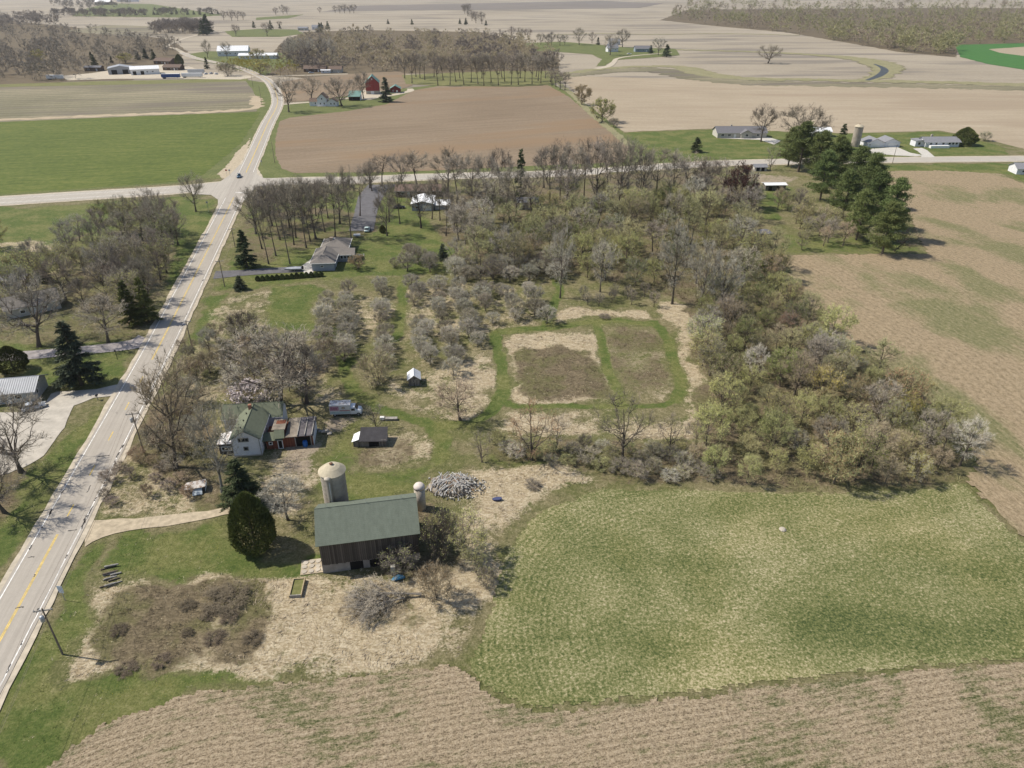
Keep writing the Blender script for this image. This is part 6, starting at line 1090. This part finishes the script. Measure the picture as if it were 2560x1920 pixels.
p = G(294, 899); lp = thing('lamp_post', 'short dark yard lamp post beside the worn drive', 'lamp post', (p.x, p.y, 0)); part('post', M_black, lp, lambda m: m.tube([(0, 0, 0), (0, 0, 2.1)], [.06, .05], 6)); part('lantern', M_black, lp, lambda m: m.lathe([(.08, 2.1), (.18, 2.2), (.2, 2.5), (.05, 2.65)], 8))
p = G(245, 1000); mb = thing('mailbox', 'dark mailbox on a post at the gravel drive mouth', 'mailbox', (p.x, p.y, 0), R(10)); part('post', M_woodg, mb, lambda m: m.box(-.06, .06, -.06, .06, 0, 1.0)); part('box', M_black, mb, lambda m: m.loft([[(.25 * math.cos(k * .6283), yy, 1.2 + .2 * math.sin(k * .6283)) for k in range(10)] for yy in (-.3, .3)]))
# ================================================================== YARD THINGS
p = G(735, 1497); gb = thing('raised_bed', 'raised garden bed with pale board sides below the barn', 'garden bed', (p.x - .7, p.y, 0), R(5)); [part('side_board', M_wood, gb, lambda m: m.box(x, x + .14, 0, 3.6, 0, .62)) for x in (0, 1.7)]; [part('end_board', M_woodg if y < 1 else M_wood, gb, lambda m: m.box(.145, 1.695, y, y + .14, 0, .62)) for y in (0.02, 3.44)]; part('soil', M_olive, gb, lambda m: m.box(.145, 1.695, .17, 3.43, 0, .42))
for i in range(11):
    a, b = divmod(i, 4); q = G(272 + a * 8 + random.uniform(-3, 3), 1462 - b * 14 + random.uniform(-3, 3)); lg = MB(); L_ = random.uniform(.7, 1.1); rr = random.uniform(.11, .17); lg.tube([(-L_, 0, 0), (L_ * .2, 0, .03), (L_, 0, 0)], [rr, rr * .95, rr * .85], 8); o = lg.build('log', M_woodg if i % 3 else M_bark); o.location = (q.x, q.y, rr + .2 * (a % 2)); o.rotation_euler = (0, 0, R(25 + random.uniform(-8, 8))); tag(o, 'cut grey log stacked in the dry grass beside the road', 'log', 'stack of cut logs')
FLAG = [G(770 + i * 12 + (j % 2) * 5, 1402 + j * 13) for j in range(3) for i in range(3)]; fl = tag(MB().box(-2.1, 2.1, -1.6, 1.6, 0, .05).build('stone_terrace', M_dirtroad), kind='structure'); fl.location = (*G(787, 1416).to_2d(), .05)
fl.rotation_euler = (0, 0, ROT)
for i in range(4):
    for j in range(3):
        n = 6; m = MB(); cx, cy = -1.5 + i * 1.0 + random.uniform(-.1, .1), -1.0 + j * 1.0 + random.uniform(-.1, .1); ring = [(cx + (.44 + random.uniform(-.06, .08)) * math.cos(6.283 * k / n + .3), cy + (.44 + random.uniform(-.06, .08)) * math.sin(6.283 * k / n + .3)) for k in range(n)]; m.loft([[(x, y, .04) for x, y in ring], [(x, y, .14 + .02 * (i % 2)) for x, y in ring]]); m.build('stone', W_stone if 0 else M_conc2, fl)
p = G(979, 1440); wc = thing('cabinet', 'upright pale metal cabinet in front of the barn', 'cabinet', (p.x, p.y, 0), R(14)); part('body', mat('pale_enamel', (.50, .50, .48), .2, 2, .6), wc, lambda m: m.box(0, .65, 0, .6, 0, 1.7)); part('top', mat('cabinet_top', (.66, .62, .52), .2, 2, .7), wc, lambda m: m.box(-.02, .67, -.02, .62, 1.71, 1.78)); part('door', M_steel, wc, lambda m: m.box(.04, .61, -.04, -.005, .1, 1.65))
p = G(995, 1448); tp = thing('tarp_bundle', 'crumpled blue tarp bundle in front of the barn', 'tarp', (p.x, p.y, 0), R(20)); part('tarp', mat('blue_tarp', (.06, .22, .38), .25, 2, .5), tp, lambda m: m.loft([[(x, w * math.cos(k * 1.0472) * .5, .02 + max(0, h * (.6 + .4 * math.sin(k * 1.0472)))) for k in range(6)] for x, w, h in ((-1, .3, .2), (-.5, 1.0, .5), (.2, 1.2, .65), (.8, .8, .4), (1.1, .3, .15))]), True); part('rope', M_woodg, tp, lambda m: m.tube([(-.6, -.5, .4), (.2, 0, .8), (.7, .5, .4)], [.03, .03, .03], 5))
p = G(1243, 1252); bt2 = thing('bathtub', 'dark blue tub lying by the rubbish heap', 'tub', (p.x, p.y, 0), R(10)); part('shell', mat('navy_enamel', (.05, .06, .14), .2, 2, .4), bt2, lambda m: m.loft([[(.85 * math.cos(k * .6283) * q, .42 * math.sin(k * .6283) * q, z) for k in range(10)] for q, z in ((.8, 0), (1, .35), (1.05, .5))])); part('rim', mat('navy_rim', (.07, .08, .16), .2, 2, .5), bt2, lambda m: m.loft([[(.85 * math.cos(k * .6283) * q, .42 * math.sin(k * .6283) * q, z) for k in range(10)] for q, z in ((1.08, .5), (1.08, .55), (.85, .56))]))
# the rubbish heap of grey boards
hc = G(1130, 1214); hp = thing('rubbish_heap', 'heap of grey broken boards and white rubble right of the barn', 'heap', (hc.x, hc.y, 0)); rr = np.random.default_rng(3)
part('mound', mat('heap_dirt', (.26, .22, .17), .4, 1.2, .95, .5), hp, lambda m: m.loft([[(4.6 * q * math.cos(k * .349) * (1 + .12 * math.sin(k * 2.1)), 3.4 * q * math.sin(k * .349) * (1 + .1 * math.cos(k * 1.7)), z) for k in range(18)] for q, z in ((1, 0), (.8, .45), (.5, .85), (.15, 1.05))]), True)
bms = [MB().box(-L_, L_, -.08, .08, -.025, .025).mesh('plank', m_) for L_, m_ in ((1.0, M_woodg), (1.5, mat('silver_wood', (.28, .27, .26), .3, 3)), (.6, mat('brown_scrap', (.22, .15, .10), .3, 3)), (1.1, mat('white_scrap', (.42, .41, .39), .3, 3)))]
for i in range(125):
    a = rr.uniform(0, 6.28); q = rr.uniform(0, 1) ** .6; x, y = 4.3 * q * math.cos(a), 3.2 * q * math.sin(a); o = link(bpy.data.objects.new('plank', bms[i % 4]), hp); o.location = (x, y, float(np.interp(q, [0, .15, .5, .8, 1], [1.2, 1.15, .98, .55, .15])) + rr.uniform(0, .12)); o.rotation_euler = (rr.uniform(-.3, .3), rr.uniform(-.12, .12), rr.normal(.9 if x < 0 else 2.4, .5))
mr = MB()
for i in range(420):
    a = rr.uniform(0, 6.28); q = rr.uniform(.1, 1.15) ** .7; x, y = 4.9 * q * math.cos(a) + (1.5 if i % 3 else 0), 3.4 * q * math.sin(a) - (.8 if i % 3 else 0); s = rr.uniform(.06, .2); mr.obox((x, y, max(.05, float(np.interp(q, [0, .15, .5, .8, 1, 1.1], [1.2, 1.12, .92, .5, .1, .05])))), tuple(nrmz(rr.normal(size=3))), (0, 1, 0), (0, 0, 1), s, s * .8, s * .6)
mr.build('rubble', mat('pale_rubble', (.42, .40, .36), .35, 2), hp)['kind'] = 'stuff'
# felled tree in front of the barn: its bare crown lies to the left
p = G(1055, 1492); ft = plant('vase1', p, 10.5, 'felled grey tree lying with its bare branches in front of the barn', cat='fallen tree', w=7.5, twig=M_twig, bark=M_barkg, name='fallen_tree'); ft.rotation_euler = (0, R(-84), R(8)); ft.location.z = .6; ft.scale.x *= .42
p = G(1010, 1500); ft = plant('vase2', p, 9.0, 'second tangle of felled branches left of the orange-brown bush', cat='fallen tree', w=6.5, twig=M_twigp, bark=M_barkg, name='fallen_tree'); ft.rotation_euler = (0, R(-82), R(22)); ft.location.z = .5; ft.scale.x *= .4
p = G(565, 1500); bp = plant('shrub2', p, 1.1, 'dark pile of dead brush in the dry grass', cat='brush pile', w=7.0, twig=M_bramble, leaf=M_bramble, name='brush_pile')
for (u, v, lab) in ((1330, 1215, 'small dark pile of brush at the green field edge'), (1510, 795, 'low brush pile above the grass loop')): plant('shrub0', G(u, v), 1.0, lab, cat='brush pile', w=3.2, twig=M_twigd, leaf=M_twigd, name='brush_pile')
p = G(962, 1052); lt = thing('water_trough', 'long grey trough with a pale lid behind the black-roofed shed', 'trough', (p.x, p.y, 0), R(2)); part('basin', M_woodg, lt, lambda m: m.loft([[(0, 0, 0), (0, .7, 0), (0, .8, .5), (0, -.1, .5)], [(2.6, 0, 0), (2.6, .7, 0), (2.6, .8, .5), (2.6, -.1, .5)]])); part('lid', M_trim, lt, lambda m: m.box(-1.0, -.1, 0, .7, .2, .75))
p = G(815, 1082); sc_ = thing('stone_pile', 'pale pile of stones and scrap beside the garage', 'pile', (p.x, p.y, 0)); part('slab', M_conc2, sc_, lambda m: [m.obox((rr.normal() * .5, rr.normal() * .5, .15 + .12 * i), (1, .1 * i, .1), (0, 1, .1), (0, 0, 1), .45, .3, .07) for i in range(5)]); part('block', M_woodg, sc_, lambda m: [m.obox((rr.normal() * .8, rr.normal() * .6, .12), (1, .3, 0), (-.3, 1, 0), (0, 0, 1), .3, .2, .12) for i in range(5)])
p = G(1956, 1325); st = MB(); st.lathe([(.55, 0), (.6, .15), (.4, .35), (.1, .42)], 9); tag(st.build('field_stone', M_conc2), 'single pale boulder lying in the green field', 'stone').location = (p.x, p.y, .03)
p = G(900, 642); pt = thing('patio_set', 'white patio table and chairs beside the hipped house', 'patio furniture', (p.x, p.y, 0)); part('table', M_white, pt, lambda m: [m.lathe([(.7, .7), (.7, .75), (.1, .76)], 14), m.lathe([(.06, 0), (.06, .7)], 8)]); [part('chair', M_white, pt, lambda m: [m.box(x - .22, x + .22, y - .22, y + .22, .4, .46), m.box(x - .22, x + .22, y + .18, y + .23, .46, .95)] + [m.box(x + a - .02, x + a + .02, y + b - .02, y + b + .02, 0, .4) for a in (-.2, .2) for b in (-.2, .2)]) for x, y in ((-1.2, 0), (1.2, .2), (0, -1.2))]
# ================================================================== TALL GRASS AND WEEDS (nobody could count them)
def tufts(name, mask, dens, hgt, wid, nb, m, label, seed, region=(-140, 150, 40, 230), lean=.6, thresh=.35):
    r = np.random.default_rng(seed); A = (region[1] - region[0]) * (region[3] - region[2]); n = int(A * dens)
    x = r.uniform(region[0], region[1], n); y = r.uniform(region[2], region[3], n)
    i = np.clip(((y - gy[0]) / SX).round().astype(int), 0, ny_ - 1); j = np.clip(((x - gx[0]) / SX).round().astype(int), 0, nx_ - 1)
    mm = mask[i, j]; k = (mm > thresh) & (r.random(n) < mm); x, y = x[k], y[k]; z = ZZ[i[k], j[k]]
    n = len(x); P = np.repeat(np.stack([x, y, z - .03], 1), nb, 0); N = n * nb
    P[:, :2] += r.normal(size=(N, 2)) * wid * 1.5; comb = (vnoise(P[:, 0], P[:, 1], 7, seed) - .5) * 12
    D = nrmz(np.stack([np.cos(comb) * lean + r.normal(size=N) * .45, np.sin(comb) * lean + r.normal(size=N) * .45, np.full(N, .55)], 1))
    V = blades(P, D, r.uniform(.5, 1.2, N) * hgt, r.uniform(.6, 1.3, N) * wid * .55, r)
    return tag(link(bpy.data.objects.new(name, tri_mesh(name, V, m))), label, 'grass', kind='stuff')
nofield = np.ones(XX.shape)
for pl in (HAY, TILL, STUB): nofield *= 1 - np.clip(blur(inside(XX, YY, GP(pl)).astype(float), 1) * 3, 0, 1)
nofield *= np.clip((seg_dist(XX, YY, MAIN) - 5.2) / 1.5, 0, 1)
for poly, pad in (([(312, 958), (240, 974), (128, 985), (60, 1030), (-300, 1040), (-300, 1190), (60, 1170), (160, 1070), (286, 990)], 1),): nofield *= 1 - np.clip(blur(inside(XX, YY, GP(poly)).astype(float), 1) * 3, 0, 1)
nofield *= np.clip((seg_dist(XX, YY, GP([(212, 1335), (262, 1322), (420, 1303), (590, 1274)])) - 2) / 1, 0, 1)
M_dryg = crown_mat('dry_grass_blades', (.50, .42, .29), .25); M_drg2 = crown_mat('dead_weed_stems', (.20, .155, .105), .3); M_grn = crown_mat('green_grass_blades', (.13, .17, .04), .25)
clr = (1 - np.clip(mM, 0, 1)) * nofield
tufts('dry_grass', np.clip(mD - mB * .8, 0, 1) * clr, 1.5, .75, .16, 5, M_dryg, 'tall pale dry grass bent over in swathes', 41, lean=2.2)
tufts('dead_weeds', mB * clr, 1.3, .85, .11, 5, M_drg2, 'brown dead weeds and brambles in the rough ground', 42, lean=.35)
ro_ = np.clip(1 - mM - mL * .6, 0, 1) * nofield
tufts('dry_grass', ro_ * .5 * vnoise(XX, YY, 6, 51), .9, .5, .14, 4, M_dryg, 'scattered dry tussocks among the rough grass', 43, thresh=.1, lean=1.5)
tufts('rough_grass', np.clip(.3 + mL, 0, 1) * nofield * (1 - mB * .7) * vnoise(XX, YY, 5, 52), 1.0, .32, .14, 4, M_grn, 'patchy green grass tufts on the rough ground', 44, thresh=.15)
fieldm = blur(inside(XX, YY, GP(TILL)).astype(float), 1) * np.clip(vnoise(XX, YY, 14, 61) * 1.3 - .35, 0, 1) * vnoise(XX, YY, 3, 62)
tufts('field_weeds', fieldm, 2.0, .22, .16, 5, M_grn, 'green weeds sprouting in the tilled field', 45, region=(-80, 90, 30, 80), thresh=.03)
haym = blur(inside(XX, YY, GP(HAY)).astype(float), 1) * np.clip(vnoise(XX, YY, 10, 63) * 1.4 - .3, 0, 1)
tufts('hay_stubble', haym, .9, .16, .14, 3, M_dryg, 'pale straw lying in the green hay field', 46, region=(-10, 110, 55, 118), thresh=.05, lean=0.)
M_yel = crown_mat('dandelion_heads', (.62, .46, .02), .2); DAND = [(1.0, [(170, 1775), (330, 1720), (640, 1690), (600, 1712), (340, 1740), (200, 1800)]), (.8, [(470, 1345), (580, 1330), (590, 1380), (520, 1390)]), (.35, [(360, 1400), (580, 1390), (600, 1430), (420, 1430)])]
mY = raster(DAND, 1); tufts('dandelions', mY * nofield, 5.0, .1, .22, 2, M_yel, 'yellow dandelions flowering in the grass strip', 47, region=(-80, 0, 50, 100), lean=.2, thresh=.2)
under = np.maximum(raster([(1., WOOD), (1., TH)]), 0) * (1 - mM)
tufts('undergrowth', under, .5, 1.5, .17, 7, crown_mat('undergrowth_stems', (.24, .215, .11), .35), 'olive-brown undergrowth below the wood and thicket', 48, region=(0, 190, 90, 330), lean=.5, thresh=.3)
# ================================================================== AIR
hz = MB(); hz.box(-4600, 4600, -400, 7000, -1.3, 88.0); hm = bpy.data.materials.new('haze_air'); hm.use_nodes = True; ht = hm.node_tree
ht.nodes.remove(ht.nodes['Principled BSDF']); pv = ht.nodes.new('ShaderNodeVolumePrincipled'); pv.inputs['Density'].default_value = .00005; pv.inputs['Color'].default_value = (.93, .95, 1, 1); pv.inputs['Anisotropy'].default_value = .3
ht.links.new(pv.outputs[0], ht.nodes['Material Output'].inputs['Volume']); tag(hz.build('haze', hm), 'thin spring haze over the fields', 'haze', kind='stuff')
